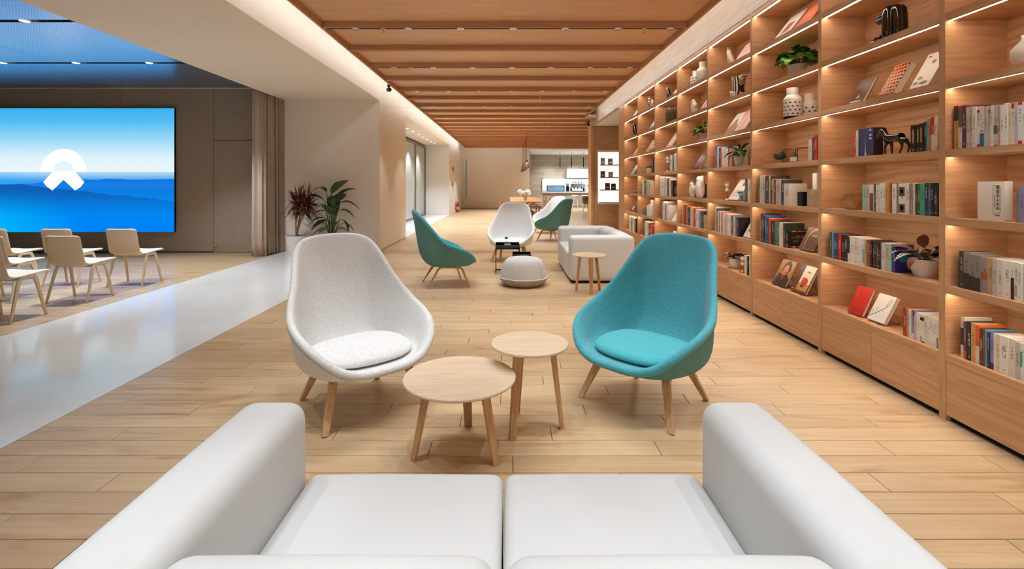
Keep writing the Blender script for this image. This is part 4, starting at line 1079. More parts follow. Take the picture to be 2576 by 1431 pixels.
# ---- books shown face out
principled('wire', srgb(150, 128, 106), 0.35, metal=0.8)
def ell(cx, cy, rx, ry, n=20): return [(cx + rx * math.cos(2 * PI * i / n), cy + ry * math.sin(2 * PI * i / n)) for i in range(n)]
def rect(a, b, c, d): return [(a, b), (c, b), (c, d), (a, d)]
def face_book(bay, lv, xl, xr, h, c, lab, lean=25, thick=0.02, X=2.68, prints=(), stand=True, spine_left=True):
    """book with its cover turned to the room; prints = (polygon in 0..1, rgb)"""
    Z = LZ[lv - 1]; ya, yb = PYX(xl, X), PYX(xr, X)
    yn, yf = bayY(bay); yb = max(yb, yn + PT / 2 + 0.004, ya - h * 0.85); w = ya - yb
    th = math.radians(lean)
    o = bpy.data.objects.new('book', MB().box(0, -w / 2, 0, 0.0025, w / 2, h).box(thick - 0.0025, -w / 2, 0, thick, w / 2, h).box(0.0025, w / 2 - 0.0025, 0, thick - 0.0025, w / 2, h).mesh('book', flatmat('cover_%s' % c, srgb(*PALC[c][1]), 0.4))); COL.objects.link(o)
    o.location = (X, (ya + yb) / 2, Z + thick * math.sin(th) + 0.004); o.rotation_euler = (0, th, 0)
    tag(o, lab, 'book', 'books shown face out in the bookcase')
    MB().box(0.003, -w / 2 + 0.003, 0.003, thick - 0.003, w / 2 - 0.003, h - 0.003).build('page_block', 'paper', o)
    for k, (poly, col) in enumerate(prints):
        nm = flatmat('ink_%d_%d_%d' % col, srgb(*col), 0.4)
        pp = [(w / 2 - u * w, v * h) for u, v in poly]
        MB().prism(pp, 'X', -0.0006 - 0.0002 * k, 0.001).build('cover_print', nm, o)
    if stand:
        st = thing('book_stand', 'thin wire stand holding the ' + lab, 'book stand', (X, (ya + yb) / 2, Z))
        words = st['label'].split(); st['label'] = ' '.join(words[:16])
        a = w * 0.30; top = h * 0.55; bx = math.sin(th) * top + thick / math.cos(th) + 0.006
        mb = MB()
        for s_ in (-a, a):
            mb.tube([(-0.014, s_, 0.020), (-0.016, s_, 0.002), (bx + 0.055, s_, 0.002), (bx + 0.004, s_, math.cos(th) * top)], 0.0014, 5)
        mb.tube([(bx + 0.055, -a, 0.002), (bx + 0.055, a, 0.002)], 0.0014, 5)
        mb.build('wire_frame', 'wire', st, smooth=True)
    return o, w
def branch(pts, wd):
    L = [(p[0], p[1]) for p in pts]; up = [(x - wd / 2, y + wd / 3) for x, y in L]; dn = [(x + wd / 2, y - wd / 3) for x, y in reversed(L)]
    return up + dn
def text_mesh(body, size, mat, parent, M, align='CENTER', name='lettering'):
    cu_ = bpy.data.curves.new('txt', 'FONT'); cu_.body = body; cu_.size = size; cu_.align_x = align; cu_.align_y = 'CENTER'; cu_.extrude = 0.0003; cu_.resolution_u = 2
    tmp = bpy.data.objects.new('txt', cu_); COL.objects.link(tmp)
    dg = bpy.context.evaluated_depsgraph_get(); me = bpy.data.meshes.new_from_object(tmp.evaluated_get(dg))
    COL.objects.unlink(tmp); bpy.data.objects.remove(tmp)
    me.materials.clear(); me.materials.append(MATS[mat]); me.name = name
    o = link_mesh(name, me, parent); o.matrix_basis = M
    return o
M_OUT = Matrix(((0, 0, -1, 0), (-1, 0, 0, 0), (0, 1, 0, 0), (0, 0, 0, 1)))     # text x -> -Y, y -> Z, facing -X
# bottom shelves
face_book(1, 1, 2131, 2168, 0.225, 'R', 'red hardback leaning on a wire stand, bottom shelf', 24, 0.022, prints=[(rect(.16, .55, .20, .85), (226, 96, 80)), (rect(.05, .0, 1, .24), (190, 40, 36))])
o, w = face_book(1, 1, 2181, 2223, 0.212, 'W', 'white book with bare branch drawing, leaning on the bottom shelf', 27, 0.026,
    prints=[(branch([(.05, .12), (.30, .26), (.52, .42), (.72, .56), (.90, .86)], .022), (120, 122, 126)), (branch([(.30, .26), (.28, .45), (.18, .55)], .015), (130, 132, 136)), (branch([(.52, .42), (.72, .40)], .015), (130, 132, 136)), (branch([(.72, .56), (.70, .74), (.80, .92)], .015), (130, 132, 136)), (branch([(.16, .18), (.10, .40)], .013), (140, 142, 146))])
face_book(2, 1, 1941, 1976, 0.275, 'n', 'large book with a painted portrait cover, leaning, third bay from the right', 27, 0.016, prints=[
    (rect(0, 0, 1, 1), (178, 130, 78)), ([(0, 0), (1, 0), (1, .30), (.78, .46), (.30, .44), (.08, .30)], (58, 46, 40)), ([(.02, .05), (.20, .05), (.32, .45), (.18, .48)], (70, 74, 104)),
    ([(.34, .44), (.44, .22), (.62, .24), (.62, .46)], (150, 50, 40)), (ell(.56, .70, .26, .27), (64, 56, 54)), (ell(.53, .62, .17, .20), (206, 142, 108)), (ell(.53, .52, .07, .022), (190, 60, 50))])
face_book(2, 1, 1987, 2041, 0.275, 'n', 'brown book with red cloth figure on a white cover panel, leaning', 27, 0.022, prints=[
    (rect(.30, .08, .96, .98), (232, 218, 198)), (rect(.30, .08, .96, .34), (196, 140, 82)), (ell(.62, .40, .19, .15), (206, 62, 40)), (ell(.52, .50, .10, .06), (216, 80, 54)), (ell(.58, .24, .10, .04), (110, 60, 36)), (ell(.64, .76, .12, .035), (170, 140, 124)), (rect(.05, .08, .13, .11), (214, 200, 180))])
face_book(5, 1, 1677, 1698, 0.25, 'i', 'pink magazine leaning on the bottom shelf, third bay from the left', 30, 0.015, prints=[(rect(.1, .6, .9, .7), (170, 110, 150)), ([(.1, .1), (.4, .1), (.3, .35)], (60, 40, 50))], stand=False)
# second shelf
o, w = face_book(2, 2, 2008, 2058, 0.225, 'v', 'dusky brown book with a pale ring on its cover, second shelf up', 27, 0.018, prints=[(rect(0, 0, 1, 1), (126, 94, 76)), (ell(.72, .48, .46, .48, 26), (196, 164, 128)), (ell(.76, .44, .44, .46, 26), (112, 82, 66)), (rect(.52, .60, .90, .70), (168, 138, 112))])
face_book(3, 2, 1869, 1889, 0.22, 'W', 'white book with dark brush print leaning at the right, fourth bay from the right', 28, 0.014, prints=[([(.3, .35), (.6, .3), (.8, .65), (.5, .8)], (110, 80, 66))], stand=False)
face_book(5, 2, 1689, 1706, 0.24, 'W', 'white card leaning at the right end, second shelf up, third bay from the left', 30, 0.01, stand=False)
face_book(7, 2, 1585, 1597, 0.27, 'n', 'brown patterned book leaning on the second shelf of the leftmost bay', 30, 0.015, prints=[(rect(.2, .1, .8, .5), (214, 200, 180))], stand=False)
face_book(7, 2, 1595.5, 1604, 0.29, 'k', 'dark book leaning at the right on the second shelf, leftmost bay', 30, 0.015, prints=[(rect(.2, .5, .8, .9), (190, 110, 80))], stand=False)
# third shelf
face_book(3, 3, 1831, 1862, 0.29, 'W', 'white book with small dots and a brown oval, leaning, third shelf up', 33, 0.02, prints=[(ell(.72, .76, .18, .10), (140, 84, 66))] + [(ell(.2 + .22 * i, .2 + .14 * j, .035, .022, 8), (176, 140, 120)) for i in range(3) for j in range(4)])
# thick volumes with the cover outward
ZL3 = LZ[2]
def box_volume(bay, lv, xl, xr, X, thick, h, c, lab):
    ya, yb = PYX(xl, X), PYX(xr, X); w = ya - yb
    o = bpy.data.objects.new('book', MB().box(0, -w / 2, 0, 0.003, w / 2, h).box(thick - 0.003, -w / 2, 0, thick, w / 2, h).box(0.003, w / 2 - 0.003, 0, thick - 0.003, w / 2, h).mesh('book', flatmat('cover_%s' % c, srgb(*PALC[c][1]), 0.4))); COL.objects.link(o)
    o.location = (X, (ya + yb) / 2, LZ[lv - 1] + 0.0005); tag(o, lab, 'book', 'books shown face out in the bookcase')
    MB().box(0.0035, -w / 2 + 0.002, 0.003, thick - 0.0035, w / 2 - 0.0035, h - 0.003).build('page_block', 'paper', o)
    return o, w
o, w = box_volume(0, 3, 2459, 2526, 2.67, 0.047, 0.216, 'w', 'thick white volume with a framed Chinese title, third shelf up, rightmost bay')
flatmat('ink_dark', srgb(44, 38, 36))
def u2y(u): return w / 2 - u * w
fr = [(.62, .18), (.60, .24), (.60, .84), (.64, .90), (.82, .90), (.86, .84), (.86, .24), (.82, .18)]
MB().tube([(-0.0008, u2y(a), b * .216) for a, b in fr], 0.0008, 4, closed=True).build('title_frame', 'ink_dark', o)
for i, chz in enumerate('東莞文人年表'):
    text_mesh(chz, 0.021, 'ink_dark', o, Matrix.Translation((-0.0008, u2y(.77), .216 * (.84 - .108 * i))) @ M_OUT)
for i in range(9):
    MB().box(-0.0006, u2y(.665), .216 * (.63 - .036 * i), 0.001, u2y(.64), .216 * (.65 - .036 * i)).build('small_mark', 'ink_dark', o)
for i in range(4):
    MB().box(-0.0006, u2y(.70 + .045 * i), .216 * .12, 0.001, u2y(.67 + .045 * i), .216 * .145).build('small_mark', 'ink_dark', o)
o, w = box_volume(1, 4, 2160.5, 2197, 2.69, 0.072, 0.212, 'N', 'thick navy volume with a white spire on its cover, fourth shelf up')
flatmat('ink_pale', srgb(176, 184, 196))
MB().prism([(u2y(.40), 0.004), (u2y(.54), 0.004), (u2y(.48), .06), (u2y(.46), .15), (u2y(.44), .06)], 'X', -0.0006, 0.001).build('cover_print', 'ink_pale', o)
for i, (a, b) in enumerate(((.70, .90), (.72, .72), (.72, .60))): MB().prism([(u2y(a), b * .212), (u2y(a + .16), b * .212), (u2y(a + .16), b * .212 + .012), (u2y(a), b * .212 + .012)], 'X', -0.0006, 0.001).build('cover_print', 'ink_pale', o)
MB().box(0.0, -w / 2 - 0.0006, 0, 0.072, -w / 2, 0.212).build('side_cover', flatmat('ink_38_24_30', srgb(38, 24, 30)), o)
# cover art that shows on the last books of rows
dbook = bl[-1]    # deep blue book: cover faces the camera side (its own -Y face)
flatmat('ink_cyan', srgb(28, 150, 196)); flatmat('ink_white', srgb(232, 228, 222))
MB().prism(ell(.42, .52, .21, .16, 24), 'Y', -0.56, -0.49).build('cover_print', 'ink_cyan', dbook)
MB().prism(rect(.64, .80, .99, .85), 'Y', -0.55, -0.49).build('cover_print', 'ink_white', dbook)
for ob in bpy.data.objects:
    if ob.get('label', '').startswith('black book, seventeenth from the left, second shelf up, third bay'):
        M_NEAR = Matrix(((1, 0, 0, 0), (0, 0, -1, 0), (0, 1, 0, 0), (0, 0, 0, 1)))
        inv = Matrix.Diagonal((1 / ob.scale.x, 1 / ob.scale.y, 1 / ob.scale.z, 1)); tk = ob.scale.y; dd = ob.scale.x; hh = ob.scale.z
        cols = [(60, 90, 190), (230, 190, 60), (214, 60, 46), (226, 130, 50), (206, 60, 130), (80, 170, 90)]
        for wi, (word, zz, x0_, cl) in enumerate((('COLOR', .60, .36, (0, 1, 2, 1, 4)), ('PIXAR', .36, .36, (5, 3, 0, 4, 2)))):
            for i, chx in enumerate(word):
                nm = flatmat('ink_%d_%d_%d' % cols[cl[i]], srgb(*cols[cl[i]]))
                text_mesh(chx, 0.040, nm, ob, inv @ Matrix.Translation((dd * x0_ + i * 0.024, -tk / 2 - 0.0005, hh * zz)) @ M_NEAR)
        text_mesh('THE', 0.012, flatmat('ink_230_190_60', srgb(230, 190, 60)), ob, inv @ Matrix.Translation((dd * .24, -tk / 2 - 0.0005, hh * .56)) @ M_NEAR)
        text_mesh('of', 0.012, flatmat('ink_230_190_60', srgb(230, 190, 60)), ob, inv @ Matrix.Translation((dd * .28, -tk / 2 - 0.0005, hh * .36)) @ M_NEAR)
        for i in range(6):
            for zz in (.92, .07):
                MB().box(.08 + .15 * i, -0.56, zz - .035, .08 + .15 * i + .12, -0.5, zz + .035).build('cover_print', flatmat('ink_%d_%d_%d' % cols[i], srgb(*cols[i])), ob)
        MB().box(-0.006, -.45, 0.0, 0.006, .45, .2).build('spine_print', flatmat('ink_206_44_38', srgb(206, 44, 38)), ob)
# upper shelves
face_book(1, 5, 2133, 2169, 0.215, 'n', 'dark brown book leaning, leftmost of three on the fifth shelf up', 28, 0.022, prints=[(rect(0, 0, 1, .12), (92, 92, 104)), (rect(.1, .03, .8, .08), (206, 200, 196)), ([(.36, .18), (.66, .18), (.5, .34)], (206, 150, 100)), (rect(.2, .62, .8, .65), (140, 110, 96))])
face_book(1, 5, 2210, 2248, 0.25, 'Y', 'orange patterned book leaning, middle of three on the fifth shelf up', 30, 0.05, prints=[(rect(0, 0, 1, 1), (206, 120, 66))] + [(ell(.12 + .19 * i + .08 * (j % 2), .08 + .12 * j, .05, .02, 8), (96, 56, 34)) for i in range(5) for j in range(8)])
face_book(1, 5, 2286, 2335, 0.27, 'w', 'cream book with dark blots leaning, rightmost of three on the fifth shelf up', 30, 0.03, prints=[(ell(.2, .14, .13, .035), (120, 92, 78)), (ell(.62, .12, .2, .05), (112, 84, 70)), (ell(.3, .28, .12, .05), (150, 120, 104)), (ell(.56, .72, .10, .06), (150, 128, 112)), (ell(.2, .9, .07, .02), (90, 74, 66))])
face_book(2, 7, 1940, 1984, 0.33, 'W', 'large white magazine with an orange panel, leaning on the top shelf', 38, 0.008, prints=[([(.22, .24), (.72, .24), (.78, .62), (.30, .66)], (176, 104, 72))])
face_book(2, 7, 1990, 2032, 0.36, 'O', 'large orange magazine leaning beside the white one on the top shelf', 38, 0.012, prints=[(rect(0, 0, 1, .14), (226, 214, 204)), ([(.1, .3), (.9, .3), (.8, .9), (.3, .95)], (232, 132, 96))])
face_book(3, 5, 1822, 1846, 0.29, 'W', 'white book with a grey mountain, left of two leaning, fourth bay from right', 34, 0.02, prints=[(rect(0, 0, 1, .3), (150, 110, 92)), ([(.1, .3), (.5, .75), (.95, .3)], (136, 120, 122))])
face_book(3, 5, 1847, 1873, 0.31, 'i', 'pale rosy book, right of two leaning, fifth shelf, fourth bay from right', 34, 0.02, prints=[([(.1, .1), (.7, .1), (.5, .6)], (206, 150, 124))])
face_book(3, 7, 1845, 1866, 0.27, 'r', 'red and white striped book leaning on the top shelf', 34, 0.015, prints=[(rect(.08 + .24 * i, .04, .24 + .24 * i, .96), (236, 206, 196)) for i in range(4)])
face_book(3, 7, 1866, 1884, 0.27, 'i', 'pinkish book leaning right of the striped one on the top shelf', 34, 0.015)
face_book(4, 4, 1742, 1757, 0.26, 'P', 'purple book leaning, fourth shelf up, fourth bay from the left', 32, 0.02, prints=[(rect(.1, .1, .5, .9), (150, 120, 150))])
face_book(4, 4, 1766, 1776, 0.16, 'n', 'small brown book leaning by the upright, fourth bay from the left', 32, 0.015, stand=False)
face_book(4, 6, 1759, 1769, 0.27, 'k', 'dark striped book leaning beside the small white figurine', 33, 0.015, prints=[(rect(.2, .05, .5, .95), (214, 190, 176))], stand=False)
face_book(4, 6, 1769, 1777, 0.27, 'i', 'pale book leaning by the upright on the sixth shelf', 33, 0.012, stand=False)
face_book(5, 5, 1675, 1693, 0.34, 't', 'tall tan book leaning, fifth shelf up, third bay from the left', 34, 0.02, prints=[(rect(.3, .1, .7, .9), (206, 184, 160))], stand=False)
face_book(5, 7, 1689, 1700, 0.30, 'W', 'white book leaning behind the black bird on the top shelf', 34, 0.015, stand=False)
face_book(6, 5, 1623, 1633, 0.28, 'w', 'pale book leaning, left of the pair, fifth shelf, second bay from the left', 33, 0.012, prints=[(rect(.3, .1, .7, .9), (190, 110, 90))], stand=False)
face_book(6, 5, 1633, 1642, 0.29, 'r', 'reddish book leaning, right of the pair, fifth shelf, second bay from left', 33, 0.012, prints=[(rect(.2, .1, .8, .6), (224, 206, 190))], stand=False)
face_book(6, 6, 1630, 1643, 0.28, 'q', 'pale green book leaning on the sixth shelf, second bay from the left', 33, 0.012, prints=[(rect(.1, .0, .9, .3), (70, 150, 110))], stand=False)
face_book(7, 4, 1586, 1596, 0.25, 'b', 'light blue book leaning on the fourth shelf of the leftmost bay', 33, 0.015, prints=[(rect(.1, .5, .9, .9), (226, 224, 220))], stand=False)
face_book(7, 5, 1591, 1600, 0.28, 't', 'tan book leaning on the fifth shelf of the leftmost bay', 33, 0.012, stand=False)
face_book(7, 7, 1589, 1598, 0.28, 'w', 'pale book leaning on the top shelf of the leftmost bay', 33, 0.012, stand=False)
face_book(7, 7, 1598, 1603, 0.30, 'K', 'black book leaning at the right of the top shelf, leftmost bay', 33, 0.012, stand=False)
# ================================================================ ornaments on the shelves
def onshelf(name, lab, cat, bay, lv, xp, X=2.72, rz=0.0, group=None):
    return thing(name, lab, cat, (X, PYX(xp, X), LZ[lv - 1] + 0.0005), rz, group)
principled('leaf_lime', srgb(120, 176, 40), 0.4); principled('leaf_bright', srgb(62, 124, 34), 0.4); principled('leaf_dark', srgb(36, 74, 30), 0.45)
principled('leaf_brown', srgb(110, 62, 40), 0.5); principled('leaf_black', srgb(34, 30, 22), 0.5)
def striped_leaf():
    m = principled('leaf_striped', srgb(60, 70, 40), 0.45); nt = m.node_tree; b = nt.nodes['Principled BSDF']
    tc = N(nt, 'ShaderNodeTexCoord'); wv = N(nt, 'ShaderNodeTexWave'); wv.inputs['Scale'].default_value = 22; wv.inputs['Distortion'].default_value = 2.0
    nt.links.new(tc.outputs['Object'], wv.inputs[0]); nt.links.new(ramp(nt, wv.outputs[0], [(0.4, srgb(52, 54, 34)), (0.6, srgb(196, 184, 158))]), b.inputs['Base Color'])
striped_leaf()
def pot_plant(t, r0, r1, h, potmat, leaves, seed, spread, hgt, n, L, W):
    r = random.Random(seed)
    MB().lathe([(0, 0), (r0, 0), (r0 * .5 + r1 * .5 + .004, h * .45), (r1, h), (r1 - .006, h), (r1 - .010, h - .012), (0, h - .012)], 28).build('pot', potmat, t, smooth=True, sharp=0.8)
    MB().lathe([(0, h - .014), (r1 - .011, h - .014), (r1 - .011, h - .010), (0, h - .008)], 16).build('soil', 'soil', t)
    metas = [leaf_mesh('leaf', L, W, .55, .2, m, 6) for m in leaves]
    for i in range(n):
        a = r.uniform(0, 2 * PI); q = math.sqrt(r.uniform(0.02, 1)); x, y = math.cos(a) * q * spread, math.sin(a) * q * spread
        z = h + hgt * (1.1 - .6 * q) * r.uniform(.25, 1.0)
        base = (x * .25, y * .25, h - .01)
        MB().tube([base, ((base[0] + x) / 2, (base[1] + y) / 2, h + (z - h) * .7), (x, y, z)], 0.0016, 4).build('stalk', 'stalk', t)
        put(link_mesh('leaf', metas[i % len(metas)], t), (x, y, z), a + r.uniform(-.5, .5), math.radians(r.uniform(-20, 20) + 55 * (1 - q) - 20 * q), r.uniform(-.5, .5), r.uniform(.75, 1.15))
t = onshelf('pothos', 'lush green pothos in a grey glazed pot on the sixth shelf', 'potted plant', 2, 6, 2006, 2.80)
pot_plant(t, .06, .084, .13, 'grey_ceramic', ['leaf_bright', 'leaf_lime', 'leaf_dark', 'leaf_bright'], 3, .13, .17, 70, .11, .040)
t = onshelf('pothos', 'smaller green leafy plant in a grey pot, fifth shelf, fourth bay from left', 'potted plant', 4, 5, 1771, 2.80)
pot_plant(t, .055, .075, .11, 'grey_ceramic', ['leaf_bright', 'leaf_lime', 'leaf_dark'], 8, .115, .14, 42, .105, .034)
t = onshelf('peace_lily', 'plant with long arching green leaves in a grey pot before the books', 'potted plant', 3, 4, 1861, 2.69)
pot_plant(t, .045, .062, .115, 'grey_ceramic', ['leaf_dark', 'leaf_bright', 'leaf_dark'], 5, .06, .10, 30, .15, .017)
t = onshelf('calathea', 'striped calathea with brown leaves in a white pot, second shelf up', 'potted plant', 1, 2, 2325, 2.745)
pot_plant(t, .055, .085, .115, 'white_ceramic', ['leaf_striped', 'leaf_brown', 'leaf_black', 'leaf_striped', 'leaf_black'], 14, .085, .07, 30, .13, .030)
t = onshelf('calathea', 'small calathea with dark leaves in a white pot, bottom shelf', 'potted plant', 3, 1, 1849, 2.74)
pot_plant(t, .05, .072, .12, 'white_ceramic', ['leaf_black', 'leaf_striped', 'leaf_black', 'leaf_brown'], 21, .06, .07, 22, .13, .024)
t = onshelf('succulent', 'tiny green succulent in a white cup, second bay from the left', 'potted plant', 6, 4, 1634, 2.72)
pot_plant(t, .05, .06, .10, 'white_ceramic', ['leaf_dark'], 2, .05, .06, 14, .05, .012)
# patterned bottle vases
def tri_vase(t, R, H, neck, nh, rows_, per, z0, z1, base_dark=False, stripes=False):
    MB().lathe([(0, 0), (R * .97, 0), (R, .01), (R, H * .62), (R * .96, H * .66), (neck * 1.15, H - nh), (neck, H - nh + .008), (neck * 1.04, H), (neck * .9, H), (neck * .86, H - nh), (0, H - nh)], 40).build('vase_body', 'white_ceramic', t, smooth=True, sharp=0.7)
    mb = MB()
    def pt(a, z, r=R + .0007): return (r * math.cos(a), r * math.sin(a), z)
    for j in range(rows_):
        z = z0 + (z1 - z0) * j / max(1, rows_ - 1); off = (j % 2) * .5
        for i in range(per):
            a = 2 * PI * (i + off) / per; da = .16; hz = (z1 - z0) / max(1, rows_ - 1) * .40
            if stripes: mb.add([pt(a - .02, z0), pt(a + .02, z0), pt(a + .02, z1), pt(a - .02, z1)], [(0, 1, 2, 3)])
            else: mb.add([pt(a - da, z), pt(a, z, R + .0008), pt(a + da, z), pt(a, z + hz * 2 if False else z + hz, R + .0012)], [(0, 1, 3), (1, 2, 3)])
    mb.build('painted_pattern', 'black_metal', t)['kind'] = 'stuff'
    if base_dark: MB().lathe([(R + .0006, 0.001), (R + .0012, .001), (R + .0012, .028), (R + .0006, .028)], 40).build('base_band', 'black_metal', t)
t = onshelf('bottle_vase', 'tall white bottle vase with black triangles, fifth shelf up', 'vase', 2, 5, 1994, 2.71)
tri_vase(t, .080, .30, .050, .075, 4, 12, .045, .15, True)
t = onshelf('bottle_vase', 'shorter white bottle vase with fine black pattern, fifth shelf up', 'vase', 2, 5, 2038, 2.87)
tri_vase(t, .081, .245, .046, .075, 3, 10, .03, .10)
t = onshelf('bottle_vase', 'short white vase with black triangles on the top shelf', 'vase', 4, 7, 1750, 2.76)
tri_vase(t, .075, .235, .042, .07, 3, 10, .03, .12)
t = onshelf('bottle_vase', 'tall white vase with vertical stripes on the top shelf', 'vase', 4, 7, 1768, 2.80)
tri_vase(t, .085, .33, .048, .085, 2, 22, .05, .20, stripes=True)
# black glazed cactus sculpture
t = onshelf('cactus_sculpture', 'glossy black ceramic cactus sculpture on the sixth shelf', 'sculpture', 1, 6, 2249, 2.80, 0.0)
def lobed(R, H, lobes, depth, n=72):
    prof = [(1.0, 0), (1.04, H * .3), (1.0, H * .7), (.93, H * .88), (.75, H * .96), (.4, H), (0.0, H)]
    vs = []; fs = []; k = len(prof)
    for i in range(n):
        a = 2 * PI * i / n; m_ = 1 - depth * (0.5 + 0.5 * math.cos(lobes * a)) ** 2
        for (r, z) in prof: vs.append((R * r * m_ * math.cos(a), R * r * m_ * math.sin(a), z))
    for i in range(n):
        j = (i + 1) % n
        for q in range(k - 1): fs.append((i * k + q, j * k + q, j * k + q + 1, i * k + q + 1))
    fs.append(tuple(reversed([i * k for i in range(n)])))
    return MB().add(vs, fs)
lobed(.080, .275, 5, .30).build('column', 'black_gloss', t, smooth=True)
o = lobed(.036, .075, 6, .3, 36).build('arm', 'black_gloss', t, smooth=True); o.location = (-.02, .055, .205); o.rotation_euler = (math.radians(-90), 0, 0)
o = lobed(.045, .085, 6, .3, 36).build('side_shoot', 'black_gloss', t, smooth=True); o.location = (-.02, .095, 0)
MB().lathe([(0, .0), (.035, .0), (.038, .03), (.02, .06), (0, .065)], 16).build('low_bud', 'black_gloss', t, smooth=True).location = (-.045, .13, 0)
# horse figurine built on a skin skeleton
def skinned(name, verts, edges, radii, mat, parent, sub=2):
    me = bpy.data.meshes.new(name); me.from_pydata(verts, edges, []); me.materials.append(MATS[mat]); me.update()
    o = link_mesh(name, me, parent); sk = o.modifiers.new('skin', 'SKIN'); sk.use_smooth_shade = True
    for i, r in enumerate(radii):
        d = me.skin_vertices[0].data[i]; d.radius = (r, r) if not isinstance(r, tuple) else r; d.use_root = (i == 0)
    s = o.modifiers.new('subsurf', 'SUBSURF'); s.levels = sub; s.render_levels = sub
    return o
t = onshelf('horse_figurine', 'black geometric horse figurine with lowered head, fourth shelf up', 'figurine', 1, 4, 2252, 2.705, 0.0)
# body along Y: head to +Y (left in view)
hv = [(0, -.03, .115), (0, .03, .118), (0, .075, .128), (0, .105, .165), (0, .118, .185), (0, .150, .150), (0, .168, .120), (0, -.075, .125), (0, -.10, .10), (0, -.112, .05),
      (.012, .05, .09), (.014, .048, .045), (.014, .045, .003), (-.012, .062, .09), (-.014, .075, .05), (-.014, .070, .003),
      (.014, -.082, .085), (.015, -.102, .055), (.015, -.088, .003), (-.014, -.066, .085), (-.015, -.08, .055), (-.015, -.055, .003)]
he = [(0, 1), (1, 2), (2, 3), (3, 4), (4, 5), (5, 6), (0, 7), (7, 8), (8, 9), (1, 10), (10, 11), (11, 12), (1, 13), (13, 14), (14, 15), (7, 16), (16, 17), (17, 18), (7, 19), (19, 20), (20, 21)]
hr = [.028, .030, .026, .020, .018, .014, .010, .029, .007, .004, .014, .008, .006, .014, .008, .006, .015, .008, .006, .015, .008, .006]
skinned('body', hv, he, hr, 'black_gloss', t)
MB().prism([(.108, .198), (.094, .200), (.072, .160), (.082, .150)], 'X', -.006, .006).build('mane', 'black_metal', t)
# white standing bears
def bear(t, s, arm_up):
    bv = [(0, 0, .05), (0, 0, .10), (0, 0, .15), (0, .004, .185), (0, .012, .21), (0, .03, .218), (.032, 0, .03), (.034, .008, .004), (-.032, 0, .03), (-.034, .008, .004), (.05, .0, .145), (.058, .01, .11), (.05, .02, .085)]
    if arm_up: bv += [(-.05, 0, .15), (-.06, 0, .20), (-.052, 0, .235)]
    else: bv += [(-.05, 0, .145), (-.058, .01, .11), (-.05, .02, .085)]
    be = [(0, 1), (1, 2), (2, 3), (3, 4), (4, 5), (0, 6), (6, 7), (0, 8), (8, 9), (2, 10), (10, 11), (11, 12), (2, 13), (13, 14), (14, 15)]
    brd = [.046, .052, .044, .030, .034, .020, .026, .024, .026, .024, .020, .017, .015, .020, .017, .015]
    bv = [(y * s * -1, x * s, z * s) for x, y, z in bv]; brd = [r * s for r in brd]
    skinned('body', bv, be, brd, 'white_matte', t)
t = onshelf('bear_figurine', 'small white standing animal figurine, third shelf up, fourth bay from left', 'figurine', 4, 3, 1742, 2.70); bear(t, 1.0, False)
t = onshelf('bear_figurine', 'larger white figurine raising an arm, third shelf up, fourth bay from left', 'figurine', 4, 3, 1761, 2.70); bear(t, 1.36, True)
t = onshelf('bear_figurine', 'little white figurine on the sixth shelf, fourth bay from the left', 'figurine', 4, 6, 1746, 2.72); bear(t, .95, False)
# zebra striped stump vase with small white animal
def zebra():
    m = principled('zebra_glaze', srgb(30, 26, 24), 0.3); nt = m.node_tree; b = nt.nodes['Principled BSDF']
    tc = N(nt, 'ShaderNodeTexCoord'); mp = N(nt, 'ShaderNodeMapping'); mp.inputs['Scale'].default_value = (1, 1, .12); nt.links.new(tc.outputs['Object'], mp.inputs[0])
    wv = N(nt, 'ShaderNodeTexWave'); wv.bands_direction = 'Y'; wv.inputs['Scale'].default_value = 14; wv.inputs['Distortion'].default_value = 2.5; wv.inputs['Detail Scale'].default_value = 3
    nt.links.new(mp.outputs[0], wv.inputs[0]); nt.links.new(ramp(nt, wv.outputs[0], [(0.47, srgb(30, 26, 24)), (0.53, srgb(226, 206, 184))]), b.inputs['Base Color'])
zebra()
t = onshelf('stump_vase', 'black and cream striped tree stump vase, sixth shelf up', 'vase', 3, 6, 1858, 2.76)
MB().lathe([(0, 0), (.07, 0), (.078, .04), (.07, .12), (.075, .21), (.082, .265), (.070, .265), (.066, .22), (0, .20)], 28).build('trunk', 'zebra_glaze', t, smooth=True, sharp=0.9)
MB().tube([(0, -.05, .17), (0, -.10, .22), (0, -.145, .262)], .034, 14, scales=[.9, 1, 1.05]).build('branch', 'zebra_glaze', t, smooth=True, sharp=0.9)
MB().tube([(0, .05, .10), (0, .095, .125), (0, .125, .14)], .028, 14).build('branch', 'zebra_glaze', t, smooth=True, sharp=0.9)
av = [(0, .02, .055), (0, -.03, .05), (0, .045, .085), (0, .06, .09), (.012, .02, .005), (-.012, .02, .005), (.012, -.03, .005), (-.012, -.03, .005), (0, -.06, .065)]
a_ = skinned('small_animal', av, [(0, 1), (0, 2), (2, 3), (0, 4), (0, 5), (1, 6), (1, 7), (1, 8)], [.022, .022, .018, .011, .008, .008, .008, .008, .007], 'white_ceramic', t); a_.location = (-.085, -.03, 0)
